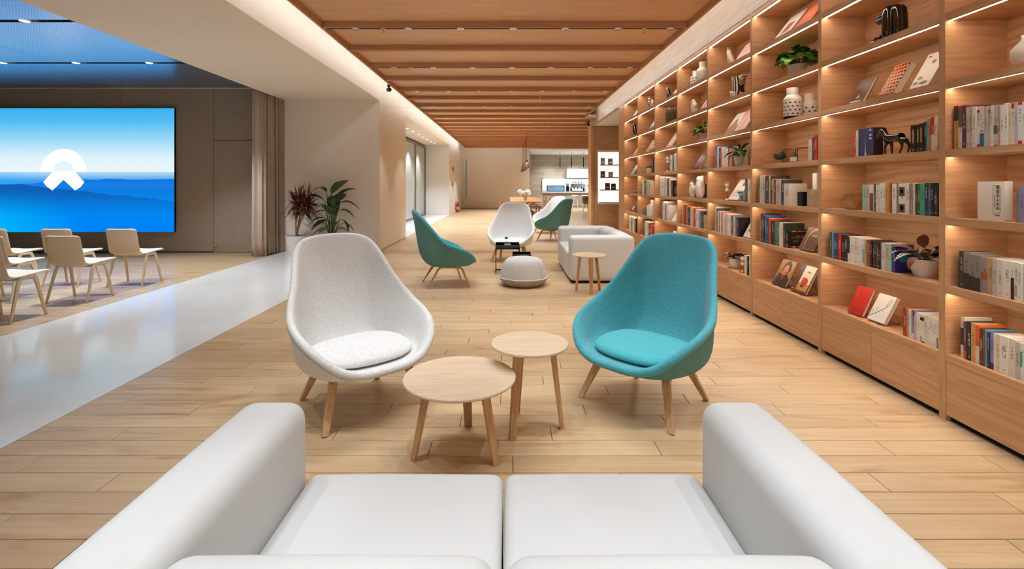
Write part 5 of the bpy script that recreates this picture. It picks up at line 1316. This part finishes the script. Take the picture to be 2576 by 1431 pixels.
# bird / fox figurines
principled('beige_glaze', srgb(206, 184, 150), 0.35)
def bird(t, mat, s, beak=True):
    skinned('body', [(0, -.04 * s, .05 * s), (0, 0, .09 * s), (0, .03 * s, .15 * s), (0, .045 * s, .185 * s), (0, .075 * s, .19 * s), (0, -.09 * s, .012 * s), (0, .0, .012 * s)], [(0, 1), (1, 2), (2, 3), (3, 4), (0, 5), (0, 6)], [.036 * s, .038 * s, .026 * s, .027 * s, .008 * s, .012 * s, .03 * s], mat, t)
t = onshelf('bird_figurine', 'beige long-eared animal figurine on the top shelf', 'figurine', 3, 7, 1838, 2.72); bird(t, 'beige_glaze', 1.15)
for sg in (-1, 1): MB().prism([(.050, .225), (.062, .225), (.056, .262)], 'X', sg * .012 - .003, sg * .012 + .003).build('ear', 'beige_glaze', t)
t = onshelf('bird_figurine', 'black and white bird figurine on the top shelf', 'figurine', 5, 7, 1683, 2.74); bird(t, 'black_gloss', 1.1)
MB().prism([(.085, .205), (.10, .24), (.115, .22)], 'X', -.012, .012).build('beak', 'white_ceramic', t)
t = onshelf('bird_figurine', 'dark upright figurine on the sixth shelf of the leftmost bay', 'figurine', 7, 6, 1597, 2.70); bird(t, 'black_gloss', 1.45)
# ribbed dark barrel vase
principled('dark_rib', srgb(96, 84, 64), 0.4)
t = onshelf('barrel_vase', 'ribbed dark barrel vase on the sixth shelf, third bay from the left', 'vase', 5, 6, 1693, 2.76)
lobed(.115, .27, 18, .22, 108).build('body', 'dark_rib', t, smooth=True)
# balloon-like vessel on legs, wire lantern with cup
principled('petrol', srgb(46, 58, 62), 0.5)
t = onshelf('round_vessel', 'dark grey round vessel on thin copper legs, fourth shelf up', 'ornament', 2, 4, 1961.5, 2.70)
MB().lathe([(0, .035), (.03, .036), (.052, .055), (.058, .075), (.05, .095), (.03, .108), (0, .112)], 28).build('vessel', 'petrol', t, smooth=True)
for i in range(3):
    a = 2 * PI * i / 3 + .4; MB().tube([(.025 * math.cos(a), .025 * math.sin(a), .042), (.045 * math.cos(a), .045 * math.sin(a), .002)], .002, 5).build('leg', 'gold', t)
MB().tube(catmull([(0, .0, .11), (0, .004, .122), (0, -.01, .124), (0, -.03, .112)], 4), .003, 5).build('stem', 'gold', t)
t = onshelf('wire_lantern', 'black wire frame box holding a white cup, fourth shelf up', 'ornament', 2, 4, 2004, 2.715)
bx = .062; by = .118; bz = .128; mb = MB()
for x in (-bx, bx):
    for y in (-by, by): mb.tube([(x, y, .003), (x, y, bz)], .0034, 5)
for z in (.004, bz):
    for x in (-bx, bx): mb.tube([(x, -by, z), (x, by, z)], .0025, 5)
    for y in (-by, by): mb.tube([(-bx, y, z), (bx, y, z)], .0025, 5)
mb.build('frame', 'black_metal', t)
for i in range(12):
    MB().tube([(-bx, by, .01 + i * .0095), (bx, by, .01 + i * .0095)], .0012, 4).build('grille_wire', 'black_metal', t)
MB().box(-bx, -by, 0, bx, by, .003).build('base_plate', 'grey_metal', t)
t = thing('cup', 'white cup with small green sprigs inside the wire frame box', 'cup', (2.715, PYX(1998, 2.715), LZ[3] + .0045))
MB().lathe([(0, 0), (.036, 0), (.038, .044), (.034, .044), (.033, .006), (0, .006)], 24).build('bowl', 'white_ceramic', t, smooth=True, sharp=.7)
mb = MB()
for x, y, z in ((0, .01, .085), (.01, -.015, .07), (-.01, 0, .078)): mb.tube([(0, 0, .006), (x, y, z)], .0012, 4).lathe([(0, z - .004), (.014, z), (.010, z + .008), (0, z + .010)], 7, (x, y, 0))
mb.build('sprigs', 'leaf_dark', t)
# gold wire polyhedron
t = onshelf('wire_ornament', 'gold wire zigzag lantern left of the books, third shelf up', 'ornament', 1, 3, 2153, 2.70)
for i in range(8):
    y = .055 - .016 * i; z = 0.005
    MB().tube([(-.045, y, z), (-.062, y + .022, .062), (-.045, y, .118), (.045, y, .118), (.062, y - .022, .062), (.045, y, z)], .0036, 5, closed=True).build('wire_loop', 'gold', t)
# camera-like black object, tan block set, white post
t = onshelf('black_ornament', 'small black box ornament with knobs, third shelf up', 'ornament', 2, 3, 2012, 2.665)
MB().rbox(.03, 0, .066, .028, .042, .064, .004).build('box', 'black_metal', t, smooth=True, sharp=.6)
for z in (.105, .066, .034): MB().lathe([(0, 0), (.014, 0), (.016, .008), (.012, .018), (0, .018)], 12).build('knob', 'black_gloss', t, smooth=True).matrix_basis = Matrix.Translation((.02, .042, z)) @ Matrix.Rotation(-PI / 2, 4, 'X')
for i in range(5):
    a = 2030 + i * 5.6
    book(2.66, (PYX(a, 2.66) + PYX(a + 5.5, 2.66)) / 2, LZ[2] + .0005, .11, PYX(a, 2.66) - PYX(a + 5.5, 2.66) - .0008, .15 + .003 * (i % 2), 't', 'small tan volume, %s of five in a set, third shelf up' % ORD[i + 1])
t = onshelf('paper_lantern', 'pale slab ornament standing behind the tan volumes', 'ornament', 2, 3, 2054, 2.80)
MB().rbox(0, 0, .15, .02, .03, .15, .006).build('slab', 'white_matte', t, smooth=True)
# ring ornaments with hourglass
def ring_ornament(t, R, zc, base):
    MB().lathe([(0, 0), (base, 0), (base, .008), (.01, .018), (.006, .03), (0, .03)], 20).build('foot', 'gold', t, smooth=True)
    MB().tube([(0, 0, .02), (0, 0, zc - R)], .004, 6).build('stem', 'gold', t)
    for k, tilt in enumerate((0, .9)):
        pts = [(R * math.cos(2 * PI * i / 30) * math.sin(tilt), R * math.cos(2 * PI * i / 30) * math.cos(tilt), zc + R * 1.12 * math.sin(2 * PI * i / 30)) for i in range(30)]
        MB().tube(pts, .0035, 6, closed=True).build('ring', 'gold', t, smooth=True)
    MB().lathe([(0, -.05), (.022, -.046), (.026, -.03), (.016, -.012), (.003, 0), (.016, .012), (.026, .03), (.022, .046), (0, .05)], 18, (0, 0, zc)).build('hourglass', 'white_ceramic', t, smooth=True)
t = onshelf('hourglass_ornament', 'gold ring hourglass ornament beside the white leaning book, third shelf', 'ornament', 3, 3, 1829, 2.70); ring_ornament(t, .062, .155, .045)
t = onshelf('hourglass_ornament', 'gold ring hourglass ornament beside the small dark plant, bottom shelf', 'ornament', 3, 1, 1868, 2.69); ring_ornament(t, .055, .125, .04)
t = onshelf('hourglass_ornament', 'gold and glass ornament left of grey books, third bay from the left', 'ornament', 5, 4, 1680, 2.72); ring_ornament(t, .06, .2, .045)
t = onshelf('hourglass_ornament', 'slim gold ring ornament on the top shelf, second bay from the left', 'ornament', 6, 7, 1633, 2.72); ring_ornament(t, .075, .19, .045)
t = onshelf('bear_figurine', 'small white figurine beside the ring ornament on the top shelf', 'figurine', 6, 7, 1641, 2.70); bear(t, .7, False)
# gold triangle screens and blue pennant
def lattice_tri(t, pts, mat): MB().prism(pts, 'X', 0, .012).build('panel', mat, t)
noisy('gold_lattice', srgb(206, 180, 136), srgb(120, 92, 60), 90, 0.4, 0.3, 120)
t = onshelf('lattice_ornament', 'triangular gold lattice ornament at the right of the plant', 'ornament', 3, 4, 1878, 2.655); lattice_tri(t, [(.11, 0), (-.035, 0), (-.035, .20)], 'gold_lattice')
principled('blue_card', srgb(28, 122, 182), 0.5)
t = onshelf('pennant_card', 'blue triangular card with white mark in front of the leaning book', 'card', 3, 3, 1862, 2.645)
MB().prism([(.075, .115), (-.05, .118), (-.05, .002)], 'X', 0, .004).build('card', 'blue_card', t)
MB().prism([(.02, .09), (-.045, .09), (-.045, .075), (.005, .075)], 'X', -.0008, .001).build('mark', 'white_matte', t)
# small things of the far bays
principled('cup_blue', srgb(110, 140, 150), 0.4)
t = onshelf('tea_caddy', 'grey-blue square caddy on the second shelf, second bay from the left', 'caddy', 6, 2, 1623, 2.68)
MB().rbox(0, 0, .06, .045, .045, .058, .006).build('body', 'cup_blue', t, smooth=True, sharp=.7); MB().rbox(0, 0, .128, .04, .04, .010, .004).build('lid', 'cup_blue', t, smooth=True)
for i, (x, h) in enumerate(((1632, .19), (1637, .22), (1642, .30))):
    t = onshelf('white_canister', '%s white block canister by height, second shelf, second bay from the left' % ['lowest', 'middle', 'tallest'][i], 'canister', 6, 2, x, 2.67 + .05 * (i == 2))
    MB().rbox(0, 0, h / 2, .035, .018, h / 2, .005).build('body', 'white_matte', t, smooth=True); MB().rbox(0, 0, h + .004, .033, .016, .006, .003).build('lid', 'white_ceramic', t, smooth=True)
t = onshelf('tea_tray', 'flat dark tray with a small teapot, third shelf of the leftmost bay', 'tray', 7, 3, 1597, 2.70)
MB().box(-.05, -.07, 0, .05, .10, .012).build('tray', 'oak_dining', t); MB().lathe([(0, .012), (.03, .013), (.042, .04), (.03, .065), (0, .07)], 16, (0, -.02, 0)).build('teapot', 'cup_blue', t, smooth=True)
t = onshelf('wire_gem', 'gold wire gem ornament in front of the black book', 'ornament', 5, 3, 1699, 2.645)
MB().tube([(0, .05, .09), (0, 0, .02), (0, -.045, .10), (0, -.01, .17)], .0025, 5, closed=True).tube([(0, .05, .09), (0, -.045, .10)], .0025, 5).tube([(0, 0, .02), (0, -.01, .17)], .0025, 5).build('wire_frame', 'gold', t)
t = onshelf('white_vase', 'white round object at the right edge, fifth shelf, rightmost bay', 'vase', 0, 5, 2590, 2.74)
MB().lathe([(0, 0), (.05, 0), (.075, .05), (.07, .10), (.03, .15), (.032, .17), (.026, .17), (.02, .15), (0, .14)], 24).build('body', 'white_ceramic', t, smooth=True)

# ================================================================ left hall details
principled('fire_red', srgb(200, 40, 30), 0.35)
t = thing('fire_extinguisher', 'red fire extinguisher standing on the floor by the white wall corner', 'extinguisher', (-2.60, 24.6, 0))
MB().lathe([(0, 0), (.085, 0), (.09, .02), (.09, .36), (.07, .41), (.03, .43), (.03, .45), (0, .45)], 20).build('cylinder', 'fire_red', t, smooth=True, sharp=.8)
MB().box(-.02, -.03, .45, .02, .03, .49).box(-.015, -.12, .475, .015, .05, .50).build('valve', 'black_metal', t)
MB().tube(catmull([(0, .02, .47), (-.10, .0, .44), (-.125, 0, .3), (-.11, -.02, .15)], 5), .012, 6).build('hose', 'black_metal', t, smooth=True)
MB().lathe([(.0905, .12), (.092, .12), (.092, .27), (.0905, .27)], 20).build('label_band', flatmat('ink_226_200_150', srgb(226, 200, 150)), t)
for z, nm, lab in ((2.14, 'fire_alarm', 'red fire alarm sounder high on the white wall'), (1.415, 'fire_call_point', 'small red fire call point on the white wall')):
    t = thing(nm, lab, 'fire alarm', (XL, 23.4, z)); MB().rbox(.02, 0, 0, .02, .07 if z > 2 else .05, .10 if z > 2 else .06, .008).build('housing', 'fire_red', t, smooth=True); MB().cyl((.04, 0, 0), (.055, 0, 0), .035, .02, 14).build('button', 'fire_red' if z > 2 else 'white_matte', t)
t = thing('wall_switch', 'pale switch plate on the white wall below the fire call point', 'switch', (XL, 23.4, .61)); MB().rbox(.005, 0, 0, .005, .07, .09, .003).build('plate', 'grey_ceramic', t, smooth=True); MB().box(.01, -.03, -.03, .015, .03, .03).build('rocker', 'white_matte', t)

# ================================================================ dining table and pendants
t = thing('dining_table', 'long slatted oak dining table in the far hall', 'dining table', (0.70, 21.8, 0))
for i in range(9):
    a = -.65 + i * 1.3 / 9; MB().box(a + .002, -3.4, .715, a + 1.3 / 9 - .002, 3.4, .75).build('board', 'oak_dining', t, bevel=.003)
for y in (-2.7, 0, 2.7):
    MB().bar([(-.55, y, 0), (.35, y, .715)], .09, .06, (0, 1, 0)).bar([(.55, y, 0), (-.35, y, .715)], .09, .06, (0, 1, 0)).build('trestle', 'oak_dining', t)
MB().box(-.03, -2.7, .34, .03, 2.7, .40).build('stretcher', 'oak_dining', t)
def slat_chair(x, y, rz, lab):
    t = thing('slat_chair', lab, 'chair', (x, y, 0), rz, 'slatted oak chairs at the long table')
    for sx_ in (-.2, .2):
        for sy_ in (-.2, .2):
            MB().bar([(sx_ * 1.1, sy_ * 1.1, 0), (sx_, sy_, .44)], .035, .035, (1, 0, 0)).build('leg', 'oak_dining', t)
    MB().box(-.23, -.22, .43, .23, .22, .46).build('seat', 'oak_dining', t, bevel=.008)
    for sx_ in (-.21, .21): MB().bar([(sx_, .21, .45), (sx_, .27, .80)], .03, .03, (1, 0, 0)).build('back_post', 'oak_dining', t)
    for z in (.54, .61, .68, .75): MB().box(-.22, .205 + (z - .45) * .17, z, .22, .225 + (z - .45) * .17, z + .045).build('back_slat', 'oak_dining', t, bevel=.004)
slat_chair(-0.12, 19.6, PI / 2, 'slatted oak chair at the near left side of the long table')
slat_chair(-0.12, 22.0, PI / 2, 'slatted oak chair at the middle left side of the long table')
slat_chair(1.55, 21.4, -PI / 2, 'slatted oak chair at the middle right side of the long table')
slat_chair(1.55, 23.6, -PI / 2, 'slatted oak chair at the far right side of the long table')
t = thing('flower_vase', 'glass vase of white hydrangeas on the long oak table', 'vase', (0.66, 19.3, .75))
MB().lathe([(0, 0), (.07, 0), (.075, .22), (.07, .22), (.065, .01), (0, .01)], 20).build('vessel', 'acrylic', t, smooth=True)
for i, (x, z, r) in enumerate(((-.22, .38, .095), (-.05, .31, .10), (.10, .36, .11), (.17, .27, .09), (-.14, .29, .08))):
    MB().tube([(0, 0, .02), (x * .5, 0, z * .6), (x, 0, z)], .006, 5).build('stalk', 'stalk', t)
    mb = MB(); r_ = random.Random(i)
    for q in range(60):
        d = Vector((r_.gauss(0, 1), r_.gauss(0, 1), r_.gauss(0, 1))).normalized() * r * .85
        mb.lathe([(0, -.022), (.024, -.010), (.026, .006), (0, .02)], 6, (x + d.x, d.y, z + d.z * .85))
    mb.build('bloom', 'pure_white', t, smooth=True)
principled('pendant_copper', srgb(120, 96, 82), 0.35, metal=0.7)
for i, y in enumerate((18.9, 20.4, 21.9, 23.4, 24.9)):
    t = thing('pendant_lamp', '%s bell-shaped brown pendant lamp over the dining table' % ['nearest', 'second nearest', 'middle', 'second farthest', 'farthest'][i], 'pendant lamp', (0.70, y, 2.05), group='row of pendant lamps')
    MB().lathe([(.085, 0), (.10, .02), (.075, .12), (.055, .20), (.045, .21), (.045, .30), (.0, .30), (.0, .295), (.04, .29), (.04, .21), (.06, .18), (.09, .02), (.08, .002)], 20).build('shade', 'pendant_copper', t, smooth=True, sharp=.8)
    MB().tube([(0, 0, .30), (0, 0, RB + RH - 2.05)], .006, 6).build('cable', 'black_metal', t)
    MB().lathe([(0, .06), (.03, .07), (.035, .10), (.02, .14), (0, .15)], 12).build('bulb', 'lamp_disc', t, smooth=True)
    spot('pendant_spot', t, (0, 0, .04), 40, 110, .5)

# ================================================================ cafe
CY = 31.0
wallbox('wall_cafe', 'cafe_boards', 1.19, CY, 0, 9.0, CY + .3, 3.85)
struct(MB().box(1.19, YF - .001, 0, 1.24, CY, 3.85).build('wall_cafe_side', 'cafe_boards'))
wallbox('ceiling_cafe', 'pure_white', 1.19, 26.1, 3.30, 9.0, CY, 3.36)
wallbox('wall_right_far', 'plaster_beige', 8.9, 15.9, 0, 9.0, CY, 3.85)
struct(MB().box(2.02, 28.3, -.012, 8.9, CY, .03).build('floor_cafe', 'pure_white'))
nb = thing('back_counter_niche', 'bright white lit recess behind the cafe counter', 'niche', (5.0, CY - .04, 1.0))
MB().box(-2.83, 0, 0, 3.8, .015, .72).build('glow_panel', 'white_glow', nb); MB().box(-2.87, -.12, .72, 3.8, .02, .76).box(-2.87, -.12, -.02, -2.83, .02, .76).build('surround', 'pure_white', nb)
cc = thing('cafe_cabinet', 'white overhead wall cabinet in the cafe', 'cabinet', (3.68, CY - .01, 1.80))
for i in range(3):
    MB().box(i * 1.4 + .004, -.35, 0, (i + 1) * 1.4 - .004, 0, .58).build('door', 'white_ceramic', cc, bevel=.004)
MB().box(0, -.34, .285, 4.2, -.352, .295).build('handle_rail', 'grey_ceramic', cc)
ct = thing('cafe_counter', 'long cafe counter with white top and taupe front', 'counter', (2.05, 28.7, 0.03))
MB().box(0, 0, .0, 6.0, .6, .88).build('body', 'cafe_boards', ct); MB().box(-.05, -.12, .88, 6.05, .65, .93).build('worktop', 'pure_white', ct, bevel=.005)
MB().box(.03, -.012, .03, 1.9, 0, .86).build('front_panel', 'cafe_boards', ct); MB().box(1.92, -.012, .03, 6.0, 0, .86).build('front_panel', 'wall_taupe', ct)
principled('screen_glass', srgb(110, 160, 200), 0.1, spec=.8)
CTZ = .9605
t = thing('display_case', 'low glass display case with blue tint on the cafe counter', 'display case', (2.80, 28.95, CTZ))
MB().box(-.52, -.14, 0, .52, .2, .04).box(-.52, -.14, .34, .52, .2, .37).box(-.52, -.14, .04, -.49, .2, .34).box(.49, -.14, .04, .52, .2, .34).build('frame', 'black_metal', t)
MB().box(-.485, -.12, .05, -.01, .19, .335).build('glass_box', 'screen_glass', t); MB().box(.01, -.12, .05, .485, .19, .335).build('glass_box', 'screen_glass', t)
t = thing('coffee_grinder', 'black coffee grinder with hopper beside the espresso machine', 'grinder', (3.52, 28.98, CTZ))
MB().rbox(0, 0, .16, .09, .10, .16, .02).build('body', 'black_metal', t, smooth=True); MB().lathe([(0, .32), (.05, .32), (.10, .46), (.10, .50), (0, .50)], 16).build('hopper', 'screen_glass', t, smooth=True)
t = thing('espresso_machine', 'large chrome espresso machine on the cafe counter', 'coffee machine', (4.12, 28.95, CTZ))
MB().box(-.40, -.15, 0, .40, .2, .05).build('base', 'black_metal', t); MB().rbox(0, .05, .36, .42, .17, .13, .03).build('boiler_body', 'chrome', t, smooth=True)
MB().box(-.42, .05, .05, -.34, .2, .28).box(.34, .05, .05, .42, .2, .28).build('upright', 'black_metal', t)
for x in (-.22, 0, .22): MB().cyl((x, -.06, .18), (x, -.06, .26), .045, n=14).bar([(x, -.10, .2), (x, -.26, .18)], .03, .03, (0, 0, 1)).build('group_head', 'black_metal', t)
for i in range(4):
    c_ = thing('cup_stack', '%s stack of pale cups on top of the espresso machine' % ORD[i + 1], 'cups', (3.85 + i * .16, 29.0, CTZ + .491)); MB().lathe([(0, 0), (.04, 0), (.055, .08), (.04, .08), (.055, .16), (.05, .16), (0, .02)], 12).build('cup', 'screen_glass', c_, smooth=True)
t = thing('water_boiler', 'white upright water boiler at the right of the espresso machine', 'boiler', (4.72, 28.98, CTZ)); MB().rbox(0, 0, .25, .12, .12, .25, .03).build('body', 'white_ceramic', t, smooth=True); MB().cyl((0, -.121, .38), (0, -.14, .38), .03, n=12).build('tap', 'black_metal', t)
for i in range(4):
    b_ = thing('glass_bottle', '%s pale blue glass bottle on the cafe counter' % ORD[i + 1], 'bottle', (4.92 + i * .13, 28.95, CTZ)); MB().lathe([(0, 0), (.045, 0), (.045, .16), (.015, .22), (.015, .29), (0, .29)], 12).build('bottle_body', 'screen_glass', b_, smooth=True); MB().cyl((0, 0, .29), (0, 0, .31), .018, n=10).build('cap', 'white_matte', b_)
for i, x in enumerate((3.86, 4.42, 4.98)):
    t = thing('bar_stool', '%s white round bar stool from the left at the cafe counter' % ORD[i + 1], 'bar stool', (x, 28.2, 0.0), group='white bar stools')
    MB().lathe([(0, .70), (.17, .70), (.20, .715), (.20, .74), (.17, .755), (0, .745)], 24).build('seat', 'white_ceramic', t, smooth=True)
    for a in range(4):
        q = PI / 4 + a * PI / 2; MB().tube([(.23 * math.cos(q), .23 * math.sin(q), 0), (.13 * math.cos(q), .13 * math.sin(q), .705)], .014, 8).build('leg', 'white_matte', t, smooth=True)
    MB().tube([(.195 * math.cos(2 * PI * k / 24), .195 * math.sin(2 * PI * k / 24), .24) for k in range(24)], .009, 6, closed=True).build('foot_ring', 'white_matte', t, smooth=True)
principled('tub_brown', srgb(146, 124, 106), 0.7)
t = thing('tub_chair', 'brown tub chair with wooden legs at the edge of the oak column', 'chair', (4.06, 24.7, 0), 0.5)
n = 24; vs = []; fs = []
for i in range(n + 1):
    a = -PI * .78 + 2 * PI * .78 * i / n; top = .80 - .16 * (abs(i / n - .5) * 2) ** 2
    for (r, z) in ((.22, .40), (.31, .46), (.32, top), (.29, top), (.27, .48), (.18, .44)): vs.append((r * math.sin(a), r * math.cos(a) , z))
for i in range(n):
    for q in range(5): fs.append((i * 6 + q, (i + 1) * 6 + q, (i + 1) * 6 + q + 1, i * 6 + q + 1))
MB().add(vs, fs).build('shell', 'tub_brown', t, smooth=True)
MB().lathe([(0, .38), (.25, .39), (.28, .42), (.26, .47), (0, .48)], 24).build('seat', 'tub_brown', t, smooth=True)
for a in range(4):
    q = PI / 4 + a * PI / 2; MB().tube([(.27 * math.cos(q), .27 * math.sin(q), 0), (.15 * math.cos(q), .15 * math.sin(q), .40)], .016, 8, scales=[.7, 1]).build('leg', 'ash_leg', t, smooth=True)
for i, x in enumerate((3.10, 3.80, 4.53)):
    t = thing('tube_pendant', '%s slim black tube pendant over the cafe counter' % ORD[i + 1], 'pendant lamp', (x, 29.3, 2.44), group='black tube pendants')
    MB().cyl((0, 0, 0), (0, 0, .58), .028, n=12).build('tube', 'black_metal', t); MB().cyl((0, 0, .58), (0, 0, .86), .004, n=6).build('cable', 'black_metal', t); MB().cyl((0, 0, .84), (0, 0, .859), .05, n=14).build('canopy', 'black_metal', t)
    spot('tube_spot', t, (0, 0, -.02), 60, 90, .5, (.92, .97, 1))
for i, (x, y) in enumerate(((2.6, 27.2), (4.2, 27.2), (5.8, 27.2), (2.6, 29.8), (4.2, 29.8), (5.8, 29.8))):
    t = thing('cafe_downlight', '%s white recessed light in the cafe ceiling' % ORD[i + 1], 'ceiling light', (x, y, 3.299), group='cafe ceiling lights')
    MB().lathe([(0, -.004), (.07, -.004), (.08, 0), (0, 0)], 16).build('lens', 'white_glow', t); MB().lathe([(.08, -.006), (.095, -.006), (.095, 0), (.08, 0)], 16).build('ring', 'white_matte', t)
    spot('cafe_spot', t, (0, 0, -.02), 260, 130, .8, (.90, .97, 1))
# niche things
for i, (x, z, w_, h_, c, lab) in enumerate(((3.02, 2.0405, .13, .21, (150, 140, 100), 'olive card box, left on the top shelf of the lit niche'), (3.26, 2.0405, .14, .20, (110, 84, 74), 'brown box at the right on the top niche shelf'),
        (3.02, 1.6405, .14, .19, (120, 96, 92), 'grey and white pack on the middle niche shelf'), (3.27, 1.6405, .14, .17, (206, 198, 188), 'pale pack on the middle niche shelf'),
        (3.17, 1.2405, .15, .21, (110, 66, 44), 'brown leather folder, left one on the lowest niche shelf'), (3.36, 1.2405, .15, .19, (104, 62, 42), 'brown leather folder, right one on the lowest niche shelf'))):
    t = thing('display_pack', lab, 'box', (x, NY + .12, z)); m_ = flatmat('pack_%d' % i, srgb(*c), .5)
    MB().rbox(0, .02, h_ / 2, w_ / 2, .025, h_ / 2, .004).build('body', m_, t, smooth=True); MB().box(-w_ * .3, -.0065, h_ * .25, w_ * .3, -.0045, h_ * .45).build('label_patch', 'white_matte', t)
t = thing('display_scarf', 'long pale folded scarf lying at the bottom of the lit niche', 'scarf', (3.25, NY + .12, .811)); MB().tube(catmull([(-.36, 0, .012), (-.2, .02, .016), (0, -.02, .022), (.2, .02, .016), (.38, 0, .012)], 5), .012, 8).build('cloth', 'curtain_lining', t, smooth=True)
spot('niche_spot', nw, (3.25, NY + .1, 2.42), 12, 120, .8)
